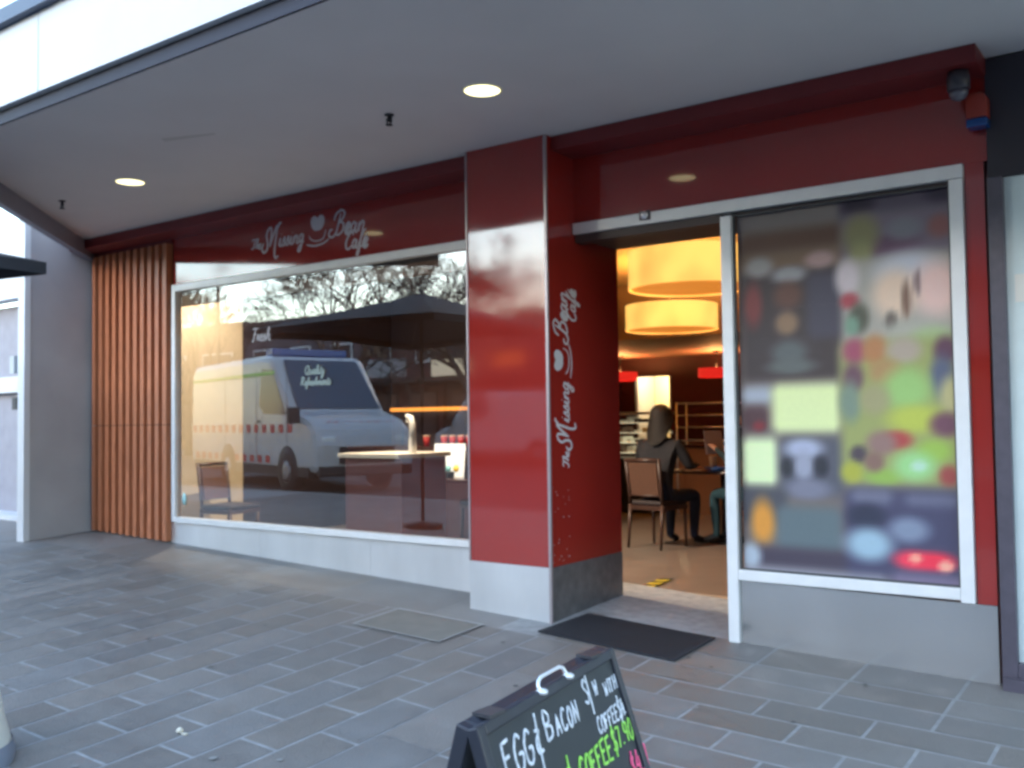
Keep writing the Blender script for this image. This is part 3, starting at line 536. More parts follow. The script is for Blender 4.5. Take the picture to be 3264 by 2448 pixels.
# pendant drum lamps
SH=mat('amber_lamp_shade',(.8,.5,.15),.7,emit=(1.0,.56,.13),es=.105,evar=.3); SHI=mat('shade_diffuser',(.6,.35,.12),.7,emit=(1.0,.32,.04),es=.06)
def pendant(x,y,zb,zt,r,label,sh,inn,lum,colr,grp):
    t=thing('pendant_lamp',label,'pendant lamp',(x,y,zb),group=grp); h=zt-zb
    MB().lathe([(r,0),(r,h)],n=48,caps=False).lathe([(r-.012,h),(r-.012,0)],n=48,caps=False).build('lamp_shade',sh,t)
    MB().lathe([(r-.02,.015),(r-.02,.02)],n=48).build('diffuser',inn,t)
    b=MB().tube([(0,0,.02),(0,0,3.19-zb)],.012,8); top=3.19-zb if zb>2.2 else 2.41-zb
    MB().tube([(0,0,.02),(0,0,top)],.012,8).lathe([(.06,top-.03),(.06,top)],n=16).build('stem',BLK,t)
    if lum:
        l=bpy.data.lights.new('bulb','POINT'); l.energy=lum; l.color=colr; l.shadow_soft_size=.08; o=bpy.data.objects.new('bulb',l); COL.objects.link(o); o.parent=t; o.location=(0,0,h*.75)
    return t
GP='amber drum pendant lamps'
pendant(-4.05,8.5,2.54,2.90,.60,'large amber drum pendant lamp nearest the doorway',SH,SHI,10,(1,.5,.12),GP)
pendant(-5.27,10.5,2.36,2.66,.55,'amber drum pendant lamp behind and below the nearest one',SH,SHI,10,(1,.5,.12),GP)

RSH=mat('red_lamp_shade',(.5,.02,.015),.6,emit=(1,.03,.02),es=.06)
pendant(-6.72,15.0,1.98,2.13,.30,'red drum pendant lamp at the right of the far red wall',RSH,RSH,6,(1,.45,.15),'red drum pendant lamps')
pendant(-8.55,15.0,1.98,2.13,.30,'red drum pendant lamp cut off by the column edge',RSH,RSH,6,(1,.45,.15),'red drum pendant lamps')
# recessed warm spots in the inner ceiling
# lit doorway at the back
part('kitchen_lit_wall',MB().box(-9.13,-8.3,17.4,17.5,0,2.41),mat('cream_kitchen_wall',(.75,.65,.4),.7))
l=bpy.data.lights.new('kitchen_lamp','POINT'); l.energy=12; l.color=(1,.8,.45); l.shadow_soft_size=.15; o=bpy.data.objects.new('kitchen_bulb',l); COL.objects.link(o); 
kt=thing('kitchen_light','bright kitchen ceiling light above the cream wall at the back','ceiling light',(-8.5,16.8,2.41)); MB().lathe([(.12,-.03),(.14,0)],n=16).build('diffuser',GLOW,kt); o.parent=kt; o.location=(0,0,-.15)
il=thing('ceiling_light','small warm downlight in the inner ceiling behind the big window','ceiling light',(-7.8,8.2,3.199),0,'downlights in the inner ceiling')
MB().lathe([(.07,-.006),(.075,-.001)],n=20).build('diffuser',GLOW,il)
il['label']='small warm downlight in the inner ceiling, bright spot near the top of the big window'
for (xx,yy,lab) in ((-8.3,6.3,'added warm downlight in the inner ceiling to light the beige wall and lone chair'),(-5.75,5.95,'added warm downlight in the inner ceiling to light the counter front and menu card')):
    q=copy_tree(il); q.location=(xx,yy,3.199); q['label']=lab  # these two lamps are added to brighten beige wall, counter front and card
for k,ob in enumerate([o for o in COL.objects if o.get('group')=='downlights in the inner ceiling']):
    l=bpy.data.lights.new('downlight_lamp','SPOT'); l.energy=(2,40,110)[k]; l.color=(1,.82,.62); l.spot_size=R(150); l.spot_blend=.6; l.shadow_soft_size=.06; o=bpy.data.objects.new('downlight_lamp',l); COL.objects.link(o); o.parent=ob; o.location=(0,0,-.02)
# display fridge and rack
df_=thing('display_cabinet','glass display cabinet with lit shelves behind the seated person','display cabinet',(-6.85,12.2,0))
MB().box(-.6,.55,-.3,.4,0,.75).build('base',BLK,df_); b=MB()
for k in range(4): b.box(-.58,.53,-.26,.36,.82+k*.14,.828+k*.14)
b.build('shelf',mat('lit_glass_shelf',(.6,.6,.5),.3,emit=(1,.9,.6),es=.06),df_); MB().box(-.6,.55,-.3,.4,1.36,1.40).build('top',STEEL,df_)
b=MB(); rq=random.Random(9)
for k in range(4):
    for i in range(9): xx=-.5+i*.12; b.box(xx,xx+rq.uniform(.04,.09),-.2,.1,.83+k*.14,.83+k*.14+rq.uniform(.03,.09),mi=rq.randrange(3))
b.build('food_tray',[mat('pastry',(.4,.25,.1),.7),mat('white_plate',(.7,.7,.68),.4),mat('dark_cake',(.08,.04,.03),.6)],df_)
rk=thing('wire_rack','chrome wire rack with three shelves to the right of the seated person','rack',(-5.5,12.0,0))
for sx in (-.4,.45):
    for sy in (-.15,.15): MB().tube([(sx,sy,0),(sx,sy,1.52)],.012,6).build('post',STEEL,rk)
for zz in (1.0,1.18,1.34,1.50):
    b=MB(); b.tube([(-.4,-.15,zz),(.45,-.15,zz)],.008,6); b.tube([(-.4,.15,zz),(.45,.15,zz)],.008,6)
    for k in range(12): b.tube([(-.38+k*.075,-.15,zz),(-.38+k*.075,.15,zz)],.003,4)
    b.build('shelf',STEEL,rk)
cc=thing('wall_counter','low counter with an orange-brown front below the wire rack','counter',(-5.35,12.4,0)); MB().box(-.9,1.5,-.3,.3,0,.9).build('front_panel',mat('orange_brown_panel',(.25,.12,.06),.5),cc); MB().box(-.92,1.52,-.32,.32,.902,.94).build('counter_top',TOP,cc)
# things on the tables
pc=thing('paper_cup','pale takeaway cup on the table in front of the seated person','cup',(-4.28,9.42,.75)); MB().lathe([(.03,0),(.042,.14)],n=16).build('body',mat('pale_cup',(.5,.42,.34),.6),pc); MB().lathe([(.044,.14),(.044,.15),(.036,.155)],n=16).build('lid',mat('pale_cup_lid',(.4,.35,.3),.6),pc)
bb=tag(MB().lathe([(.06,0),(.11,.02),(.115,.045),(.108,.045),(.06,.01)],n=20,c=(-4.19,9.28,.75)).build('bowl',mat('blue_bowl',(.01,.07,.25),.4)),'blue bowl at the near edge of the doorway table','bowl')
bb=tag(MB().box(-4.55,-4.38,9.3,9.42,.75,.755).build('napkin',mat('paper_napkin',(.6,.5,.45),.8)),'white paper napkin on the table beside the seated person','napkin')
# ---------------- people ----------------
SKIN=mat('skin',(.42,.22,.15),.5,noise=.05); HAIRM=mat('brown_hair',(.012,.007,.005),.6,noise=.4,nscale=30,stretch=(6,6,1),bump=.5)
def person(label,loc,rz,J,E_,zones,hair,head_c,face=1,mats=None):
    t=thing('person',label,'person',loc,rz)
    names=list(J); me=bpy.data.meshes.new('tmp'); me.from_pydata([J[k][0] for k in names],[(names.index(a),names.index(b)) for a,b in E_],[])
    o=bpy.data.objects.new('tmp',me); COL.objects.link(o)
    sm=o.modifiers.new('s','SKIN'); sm.use_smooth_shade=True
    sv=me.skin_vertices[0].data
    for i,k in enumerate(names):
        r=J[k][1]; sv[i].radius=(r,r) if not isinstance(r,tuple) else r
        sv[i].use_root=(k=='pelvis')
    ss=o.modifiers.new('d','SUBSURF'); ss.levels=2; ss.render_levels=2
    bpy.context.view_layer.update(); dg=bpy.context.evaluated_depsgraph_get()
    m2=bpy.data.meshes.new_from_object(o.evaluated_get(dg)); m2.name='body'
    bpy.data.objects.remove(o)
    m2.materials.clear()
    for mm_ in mats: m2.materials.append(mm_)
    for p in m2.polygons:
        p.material_index=zones(p.center); p.use_smooth=True
    b=bpy.data.objects.new('body',m2); COL.objects.link(b); b.parent=t
    # facial features that sit on the head
    hc=Vector(head_c)
    f=MB()
    for sx in (-1,1):
        f.lathe([(.001,-.011),(.009,-.006),(.011,0),(.009,.006),(.001,.011)],c=hc+Vector((sx*.032,face*.088,.0)),n=10)
    f.build('eye',mat('eye_dark',(.03,.02,.02),.2),t)
    f=MB().tube([hc+Vector((0,face*.092,.012)),hc+Vector((0,face*.112,-.028)),hc+Vector((0,face*.09,-.036))],[.008,.014,.008],8); f.build('nose',SKIN,t)
    f=MB().tube([hc+Vector((-.024,face*.088,-.06)),hc+Vector((0,face*.096,-.058)),hc+Vector((.024,face*.088,-.06))],[.003,.007,.003],8); f.build('mouth',mat('lips',(.35,.1,.08),.5),t)
    for sx in (-1,1): MB().tube([hc+Vector((sx*.078,-.005,.02)),hc+Vector((sx*.09,-.01,.0)),hc+Vector((sx*.079,0,-.03))],[.008,.013,.007],8).build('ear',SKIN,t)
    # hair shell
    h=MB(); rh=random.Random(4); vs=[];nn=28;lv=16
    for j in range(lv+1):
        th=j/lv
        for k in range(nn):
            a=2*PI*k/nn; back=max(0,-sin(a)*face)
            if th<.6:
                ph=th/.6*PI*.5; r=.100*sin(ph); z=.112*cos(ph)
            else:
                d=(th-.6)/.4; r=.100*(1+hair[1]*d); z=-hair[0]*d*(.25+.75*back) if back>.05 or True else 0
                if face*sin(a)>.35: z=max(z,-.0); r=.100
            r*=1+rh.uniform(-.03,.03)
            vs.append(hc+Vector((r*cos(a),r*1.08*sin(a)-.012*face,z+.022)))
    h.add(vs,[(j*nn+k,j*nn+(k+1)%nn,(j+1)*nn+(k+1)%nn,(j+1)*nn+k) for j in range(lv) for k in range(nn)],sm=True)
    h.build('hair',HAIRM,t)
    return t
def seated(lift=0,arm=None,lean=.04,kn=.45,hand=True):
    J={'pelvis':((0,0,.53),(.155,.12)),'waist':((0,.0,.72),(.135,.10)),'chest':((0,lean,.95),(.165,.12)),'neckb':((0,lean+.01,1.10),(.075,.07)),'neck':((0,lean+.03,1.165),.055),
       'head0':((0,lean+.045,1.24),(.075,.085)),'head1':((0,lean+.045,1.31),(.085,.10)),'head2':((0,lean+.03,1.375),(.06,.07))}
    E_=[('pelvis','waist'),('waist','chest'),('chest','neckb'),('neckb','neck'),('neck','head0'),('head0','head1'),('head1','head2')]
    for s_,n in ((-1,'l'),(1,'r')):
        A=arm[n] if arm else ((s_*.27,.12,.82),(s_*.17,.38,.82))
        J['sh'+n]=((s_*.185,lean,1.045),.068); J['el'+n]=(A[0],.05); J['wr'+n]=(A[1],.03)
        el,wr=Vector(A[0]),Vector(A[1]); d=(wr-el).normalized(); pal=wr+d*.075; J['pa'+n]=(tuple(pal),(.034,.02))
        E_+=[('chest','sh'+n),('sh'+n,'el'+n),('el'+n,'wr'+n),('wr'+n,'pa'+n)]
        u=d.cross(Z).normalized() if abs(d.z)<.9 else X
        for i,(off,L) in enumerate(((-.028,.062),(-.010,.075),(.009,.072),(.027,.055))):
            a=pal+u*off+d*.02; c_=a+d*L*.5-Z*.004; e_=a+d*L*.85-Z*.022
            J[f'f{n}{i}a']=(tuple(a),.0095); J[f'f{n}{i}b']=(tuple(c_),.0085); J[f'f{n}{i}c']=(tuple(e_),.007); E_+=[('pa'+n,f'f{n}{i}a'),(f'f{n}{i}a',f'f{n}{i}b'),(f'f{n}{i}b',f'f{n}{i}c')]
        th=wr+d*.03-u*s_*.03; th2=th+d*.035-u*s_*.022-Z*.006; J['t'+n]=(tuple(th),.012); J['u'+n]=(tuple(th2),.009); E_+=[('wr'+n,'t'+n),('t'+n,'u'+n)]
        J['hip'+n]=((s_*.095,.04,.51),.095); J['kn'+n]=((s_*.13,kn,.53),.064); J['an'+n]=((s_*.13,kn-.03,.10),.04); J['to'+n]=((s_*.145,kn+.12,.045),(.042,.03))
        E_+=[('pelvis','hip'+n),('hip'+n,'kn'+n),('kn'+n,'an'+n),('an'+n,'to'+n)]
    return J,E_
jack=mat('charcoal_jacket',(.018,.018,.024),.85,noise=.2,nscale=14,bump=.3); jean=mat('dark_blue_jeans',(.012,.018,.04),.85,noise=.15,nscale=30); shoe=mat('dark_shoe',(.03,.03,.035),.5)
J,E_=seated()
def z1(c):
    if c.z>1.13: return 0
    if c.z<.095: return 3
    if c.y>.40 and c.z>.7: return 0
    return 1 if c.z>.62 or (abs(c.y)<.1 and c.z>.5 and c.y<-.06) else 2
person('person with long dark hair seated with their back to us, in a charcoal jacket',(-4.62,8.83,-.03),R(-6),J,E_,z1,(.30,.32),(0,.085,1.305),1,[SKIN,jack,jean,shoe]).scale=(1.12,1.04,1.03)
teal=mat('teal_trousers',(.015,.055,.075),.85,noise=.15,nscale=30); dk=mat('dark_teal_jumper',(.02,.04,.05),.9,noise=.2)
J,E_=seated(arm={'l':((-.27,.14,.84),(-.20,.36,.97)),'r':((.26,.14,.84),(.16,.36,.95))},lean=.08,kn=.46)
person('person in dark teal trousers holding a paper, half hidden by the white door post',(-3.72,9.30,0),R(82),J,E_,lambda c:0 if c.z>1.13 or (c.y>.38 and c.z>.7) else (3 if c.z<.095 else (1 if c.z>.62 else 2)),(.10,.05),(0,.125,1.305),1,[SKIN,dk,teal,shoe])
tag(MB().prism([(-4.22,9.13,.93),(-4.13,9.36,.93),(-4.16,9.37,1.17),(-4.25,9.14,1.17)],(.002,0,0)).build('paper_sheet',mat('paper_sheet_grey',(.45,.42,.5),.7)),'pale sheet of paper held up by the person behind the door post','paper')
# shoulder bag hanging off the chair side
# ---------------- sandwich board ----------------
P1=Vector((-.9527,1.206,.822)); P2=Vector((-1.043,1.7747,.822)); e_=(P2-P1).normalized(); Lw=(P2-P1).length; out_=Vector((e_.y,-e_.x,0))
dnv=(out_*sin(R(18))-Z*cos(R(18))); nf=e_.cross(dnv).normalized(); nf=nf if nf.dot(out_)>0 else -nf
bd=thing('sandwich_board','black folding chalkboard sandwich board with handwritten coffee prices standing on the pavement','sandwich board')
bd.location=(0,0,0)
CHB=mat('chalkboard_black',(.020,.024,.030),.5,noise=.35,nscale=5,rvar=.1); FRB=mat('black_painted_frame',(.022,.024,.034),.45,noise=.3,nscale=10)
H=1.17
def pt(s,t,k): return P1+e_*s+dnv*t+nf*k
def slab(mb,s0,s1,t0,t1,k0,k1,f=pt):
    vs=[f(s,t,k) for k in (k0,k1) for t in (t0,t1) for s in (s0,s1)]
    mb.add(vs,[(0,2,3,1),(4,5,7,6),(0,1,5,4),(2,6,7,3),(0,4,6,2),(1,3,7,5)])
b=MB(); slab(b,.012,Lw-.002,.02,H-.05,-.012,-.004); fp=b.build('front_panel',CHB,bd)
b=MB(); slab(b,-.01,.014,0,H,-.02,.002); slab(b,Lw-.02,Lw+.002,0,H,-.02,.002); slab(b,.0145,Lw-.0205,0,.020,-.02,.002); b.build('front_frame',FRB,bd,bevel=.003)
hb=P1-out_*.030
dnb=(-out_*sin(R(15))-Z*cos(R(15))); nb=e_.cross(dnb).normalized(); nb=nb if nb.dot(-out_)>0 else -nb
def pb(s,t,k): return hb+e_*s+dnb*t+nb*k
b=MB(); slab(b,.012,Lw-.002,.02,H-.05,-.012,-.004,pb); b.build('rear_panel',CHB,bd)
b=MB(); slab(b,-.01,.014,0,H,-.02,.006,pb); slab(b,Lw-.02,Lw+.002,0,H,-.02,.006,pb); slab(b,.0145,Lw-.0205,0,.045,-.02,.006,pb); b.build('rear_frame',FRB,bd,bevel=.003)
for s0 in (.06,Lw-.09):
    b=MB().box(-.018,.018,-.022,.022,-.002,.004,M=Matrix.Translation(P1-out_*.014+e_*s0+Z*.002)); b.build('hinge',mat('blackened_steel_hinge',(.1,.1,.11),.4,.7),bd)
b=MB(); a0=pt(.224,.0,.0); a1=pt(.340,.0,.0)
b.tube([a0+Z*(-.006)+nf*.004,a0+Z*.006-nf*.004,a0+Z*.014-nf*.006+e_*.005,a0+Z*.019-nf*.008+e_*.018,a1+Z*.019-nf*.008-e_*.018,a1+Z*.014-nf*.006-e_*.005,a1+Z*.006-nf*.004,a1+Z*(-.006)+nf*.004],.0036,8)
b.lathe([(.010,0),(.011,.006),(.004,.009)],c=a0+Z*(-.008)+nf*.004,n=10); b.lathe([(.010,0),(.011,.006),(.004,.009)],c=a1+Z*(-.008)+nf*.004,n=10)
b.build('handle',mat('white_metal_handle',(.75,.76,.78),.3,.3),bd)
cw=mat('white_chalk',(.58,.60,.64),.9,noise=.4,nscale=90); cg=mat('green_chalk',(.28,.62,.10),.9,noise=.3,nscale=90); cp=mat('pink_chalk',(.75,.10,.22),.9,noise=.3,nscale=90)
og=pt(0,0,-.0035); ux_=e_; uy_=-dnv
b=MB()
chalk(b,'EGG',.045,-.098,.052,.0055,og,ux_,uy_,nf,adv=.70); chalk(b,'&',.158,-.098,.055,.0055,og,ux_,uy_,nf)
chalk(b,'B',.205,-.085,.048,.0052,og,ux_,uy_,nf); chalk(b,'ACON',.245,-.086,.036,.005,og,ux_,uy_,nf,adv=.74)
chalk(b,'S',.388,-.070,.044,.005,og,ux_,uy_,nf); chalk(b,'/',.405,-.072,.045,.005,og,ux_,uy_,nf); chalk(b,'W',.437,-.066,.028,.0045,og,ux_,uy_,nf)
chalk(b,'WITH',.482,-.077,.027,.004,og,ux_,uy_,nf,adv=.78)
b.build('white_writing',cw,bd); b=MB()
chalk(b,'COFFEE',.408,-.131,.029,.0042,og,ux_,uy_,nf,adv=.62); chalk(b,'$',.516,-.134,.036,.0042,og,ux_,uy_,nf); chalk(b,'4.5',.533,-.130,.029,.0040,og,ux_,uy_,nf,adv=.50)
b.build('white_writing',cw,bd)
b=MB(); chalk(b,'&',.235,-.176,.042,.005,og,ux_,uy_,nf); chalk(b,'COFFEE',.285,-.184,.042,.0055,og,ux_,uy_,nf,adv=.62); chalk(b,'$7.90',.448,-.180,.040,.005,og,ux_,uy_,nf,adv=.62); b.build('green_writing',cg,bd)
b=MB(); chalk(b,'$4.9',.500,-.245,.042,.0055,og,ux_,uy_,nf,adv=.62); b.build('pink_writing',cp,bd)
sm_=mat('chalk_smear',(.05,.055,.065),.9,noise=.6,nscale=12)
# ---------------- litter, white drum ----------------
tag(MB().lathe([(.001,0),(.016,.004),(.018,.012),(.008,.022),(.001,.024)],c=(-3.84,2.68,gz(-3.84,2.68)+.004),n=10).box(-3.82,-3.79,2.67,2.69,gz(-3.8,2.68)+.004,gz(-3.8,2.68)+.010).build('litter',mat('pale_scrap',(.6,.55,.45),.7)),'small crumpled pale scrap of paper lying on the pavers','litter')
wb=thing('umbrella_base','smooth off-white rounded drum cropped by the bottom left corner of the view','umbrella base',(-4.375,1.87,gz(-4.38,1.87)))
MB().lathe([(.30,0),(.30,.03),(.285,.10),(.262,.19),(.245,.28),(.225,.33),(.17,.36),(.05,.37)],n=40).build('drum',mat('off_white_plastic',(.62,.62,.58),.4,noise=.08),wb)
MB().lathe([(.302,.002),(.304,.05),(.292,.09)],n=40,caps=False).build('shadow_band',mat('painted_blue_shadow',(.2,.23,.3),.5),wb)  # bluish shadow round the foot, painted on as a band
# ---------------- market umbrellas ----------------
CANV=mat('black_canvas',(.022,.024,.032),.85,noise=.15,nscale=5,bump=.15)
def umbrella(name,label,x,y,zp,ze,half,rot=0,base=None,grp=None):
    zg=gz(x,y) if base is None else base
    t=thing(name,label,'umbrella',(x,y,zg),R(rot),grp); b=MB(); n=8
    vs=[];zz=zp-zg; ez=ze-zg
    crn=[Vector((sx*half,sy*half,0)) for sx,sy in ((1,1),(-1,1),(-1,-1),(1,-1))]
    ring=[]
    for i in range(4):
        a,c_=crn[i],crn[(i+1)%4]
        for k in range(4): ring.append(a.lerp(c_,k/4))
    m_=len(ring); L=6
    for j in range(L+1):
        f=j/L
        for p in ring:
            d=abs(abs(p.x)-abs(p.y))/half   # 0 at corners
            sag=.10*f*f*d*.6
            vs.append((p.x*f*(1-.06*d*f),p.y*f*(1-.06*d*f),zz+(ez-zz)*f**.92+sag*.6))
    for p in ring: vs.append((p.x*(1-.06*abs(abs(p.x)-abs(p.y))/half),p.y*(1-.06*abs(abs(p.x)-abs(p.y))/half),ez-.08+.04*abs(abs(p.x)-abs(p.y))/half))
    b.add(vs,[(j*m_+k,j*m_+(k+1)%m_,(j+1)*m_+(k+1)%m_,(j+1)*m_+k) for j in range(L+1) for k in range(m_)],sm=False); b.build('canopy',CANV,t)
    MB().tube([(0,0,0),(0,0,zz+.05)],.022,10).build('pole',mat('dark_umbrella_pole',(.03,.03,.035),.4,.5),t)
    b=MB()
    for c_ in crn: b.tube([(0,0,zz-.06),(c_.x*.97,c_.y*.97,ez-.02)],.012,6)
    b.build('rib',BLK,t); MB().lathe([(.24,0),(.24,.05),(.04,.09)],n=24).build('base',BLK,t)
    return t
umbrella('market_umbrella','black market umbrella with its corner tip at the left edge, mirrored in the window',-7.86,1.90,2.88,2.41,1.50)
# ---------------- neighbour on the left ----------------
part('wing_wall',MB().box(-9.30,-9.16,4.74,5.42,.1,3.45),GREYW)
part('wing_trim',MB().box(-9.27,-9.15,4.68,4.738,.1,3.46),FASC)
nb_=thing('neighbour_building','low neighbouring shop at the left edge with grey panels and a white lintel','building')
MB().box(-13.5,-9.32,5.7,9,-.1,2.72).build('wall',mat('slate_grey_cladding',(.26,.25,.29),.6,noise=.12),nb_)
MB().box(-13.5,-9.32,5.5,5.695,2.76,3.4).build('lintel',FASC,nb_); MB().box(-13.5,-9.32,5.60,5.695,1.70,1.88).build('sign_strip',FASC,nb_)
MB().box(-11.28,-11.18,5.6,5.69,1.92,2.12).build('notice',mat('grey_notice',(.35,.38,.4),.5),nb_); MB().box(-11.22,-11.13,5.6,5.69,1.50,1.64).build('intercom',BLK,nb_)
MB().box(-11.34,-11.04,5.72,6.1,3.4,5.2).build('post',DPUR,nb_)
MB().box(-13.5,-9.32,5.40,5.7,.05,.32).build('plinth',FASC,nb_)
# ---------------- neighbour on the right ----------------
rs=thing('neighbour_shop','dark purple-framed shop front with a frosted window at the right edge','building')
MB().box(-.905,3.4,D-.02,D+.06,2.50,3.11).build('header',mat('near_black_header',(.022,.018,.026),.5),rs)
wfr=MB().box(-.905,-.835,D-.05,D+.05,-.05,2.497).box(-.834,3.4,D-.05,D+.05,-.25,.07).build('window_frame',DPUR,rs,bevel=.004)
MB().box(-.90,3.4,D-.08,D-.051,-.28,-.0).build('kick_board',DPUR,rs)
MB().add([(-.835,D,.07),(3.4,D,.07),(3.4,D,2.497),(-.835,D,2.497)],[(0,1,2,3)]).build('pane',FROST,rs)
MB().box(-.8,3.4,D-.004,D-.001,1.86,2.0).build('film_band',mat('white_film_band',(.75,.74,.68),.5),rs)
MB().box(-.855,3.4,D+.07,D+.3,-.3,3.1).build('inner_wall',DPUR,rs)
# ---------------- street behind the viewer (mirrored in the glass) ----------------
BRK=mat('orange_brick',(.33,.17,.10),.85,noise=.25,nscale=3); GRY=mat('mauve_grey_render',(.13,.10,.11),.8,noise=.15); DK=mat('dark_shopfront',(.03,.025,.03),.5,noise=.2)
WIN=mat('street_window_glass',(.03,.035,.045),.1,spec=.8)
def bld(label,x0,x1,y,zt,wallm,zs=2.9,wins=5,pitch=None,signs=()):
    t=thing('street_building',label,'building'); d=9
    if pitch: MB().prism([(x0,y,-.2),(x1,y,-.2),(x1,y,zt),((x0+x1)/2,y,zt+pitch),(x0,y,zt)],(0,-d,0)).build('wall',wallm,t)
    else: MB().box(x0,x1,y-d,y,-.2,zt).build('wall',wallm,t); MB().box(x0-.1,x1+.1,y-d,y+.12,zt,zt+.18).build('parapet',GRY,t)
    w=(x1-x0)/wins
    for i in range(wins):
        f=MB().box(x0+i*w+.3,x0+(i+1)*w-.3,y+.002,y+.06,.5,zs-.3).build('window',DK,t); MB().box(x0+i*w+.4,x0+(i+1)*w-.4,y+.062,y+.07,.6,zs-.4).build('pane',WIN,f)
        if zt>zs+2.2: f=MB().box(x0+i*w+.7,x0+(i+1)*w-.7,y+.002,y+.06,zs+.9,zs+2.0).build('window',WHITE,t); MB().box(x0+i*w+.78,x0+(i+1)*w-.78,y+.062,y+.07,zs+.98,zs+1.92).build('pane',WIN,f)
    MB().box(x0,x1,y+.002,y+1.6,zs,zs+.18).build('street_awning',DK,t)
    for (a,c_,z0,z1_,mm_) in signs: MB().box(a,c_,y+1.61,y+1.68,z0,z1_).build('shop_sign',mm_,t)
    return t
osn=mat('lit_orange_sign',(.7,.15,.03),.5,emit=(1,.16,.03),es=.12); wsn=mat('lit_cream_sign',(.7,.65,.5),.5,emit=(1,.85,.6),es=.14); gsn=mat('lit_green_sign',(.1,.4,.08),.5,emit=(.2,.8,.15),es=.1); gys=mat('grey_shop_sign',(.4,.4,.42),.6)
bld('orange brick building across the road, mirrored at the left of the shop window',-62,-39,-20,6.2,BRK,wins=6)
bld('mauve-grey flat-roofed shop across the road, mirrored behind the ambulance roof',-38.8,-30.6,-20,6.1,GRY,wins=3)
bld('maroon brick shop across the road with a grey sign board, mirrored behind the tree trunk',-30.4,-26,-20,5.3,mat('maroon_brick',(.12,.045,.045),.8,noise=.2),wins=2,signs=((-29.5,-26.6,3.15,3.9,gys),))
bld('dark gabled shop across the road with lit cream and orange signs, mirrored in the window',-25.8,-16,-20,4.7,DK,wins=3,pitch=1.0,signs=((-25.2,-22.8,3.1,3.75,wsn),(-23.5,-22.9,3.2,3.65,gsn),(-21.9,-20.2,3.3,3.85,osn)))
bld('long grey shop row across the road, unseen, raised to block the low sun',-15.8,16,-20,10.5,GRY,wins=9,signs=((-12,-7,3.15,3.8,gys),))  # unseen row, made tall to keep the sun off the cafe front
bld('rendered two-storey building across the road beyond the shop row, unseen, raised to block sun',16.2,60,-20,10.0,BRK,wins=6)  # unseen as well, raised to the same end as a sun block
bld('tall grey row on the cafe side far down the street, added to block sun',-130,-24,-14+25,11,GRY,wins=12) if 0 else None
rw=thing('street_building','tall grey row beyond the left edge on the cafe side, added to block sun','building'); MB().box(-130,-24,5.7,11,-.2,11).build('wall',GRY,rw)  # unseen row added to stop low sun along the street
for k in range(16): MB().box(-128+k*6.4,-124+k*6.4,5.62,5.69,3.6,5.6).build('window',WIN,rw)
# bare winter trees
BARK=mat('grey_brown_bark',(.075,.06,.052),.9,noise=.3,nscale=10)
def tree(label,x,y,h,seed,spread=1.0,LV=6):
    r=random.Random(seed); t=thing('bare_tree',label,'tree',(x,y,gz(x,0)),group='bare winter street trees'); tr=MB(); cr=MB()
    def br(p,d,L,rad,lev,mb):
        path=[p]; dd=d.copy(); n=4
        for i in range(n):
            dd=(dd+Vector((r.uniform(-1,1),r.uniform(-1,1),r.uniform(-.4,.8)))*.14).normalized(); p=p+dd*L/n; path.append(p)
        rs_=[max(.011,rad*(1-.45*i/n)) for i in range(n+1)]
        mb.tube(path,rs_,6 if lev<2 else 4 if lev<4 else 3,cap=lev<2)
        if lev>=LV: return
        k=3 if lev<5 else 3
        for i in range(k):
            a=r.uniform(0,2*PI); tilt=r.uniform(.35,.85)*spread; q=dd.orthogonal().normalized(); q=(Matrix.Rotation(a+i*2.1,3,dd)@q)
            nd=(dd*cos(tilt)+q*sin(tilt)).normalized(); s_=path[-1] if i else path[-2]
            br(s_,nd,L*r.uniform(.66,.84),rad*r.uniform(.5,.62),lev+1,cr)
    br(Vector((0,0,0)),Vector((0,0,1)),h*.2,h*.022,0,tr); tr.build('trunk',BARK,t); cr.build('crown',BARK,t)
tree('large bare winter tree on the far kerb, mirrored in the middle of the shop window',-24.6,-13.2,12,11,1.1,7); tree('bare winter tree on the far kerb, mirrored at the left of the shop window',-35.5,-14.5,11,5,.9,7); tree('bare winter tree on the far kerb, mirrored at the right end of the shop window',-17.6,-11.5,10,23,1.15,7)
tree('bare winter tree further along the far kerb opposite the poster window',-7.5,-14.0,12,31)
pl_=thing('lamp_pole','dark street lamp pole on the far kerb, mirrored at the left of the window','lamp pole',(-33.2,-14.2,gz(-33,0))); MB().tube([(0,0,0),(0,0,7.2),(.6,.3,7.6)],[.09,.07,.05],8).build('pole',GRY,pl_); MB().box(.5,1.0,.15,.45,7.55,7.68).build('lamp_head',GRY,pl_)
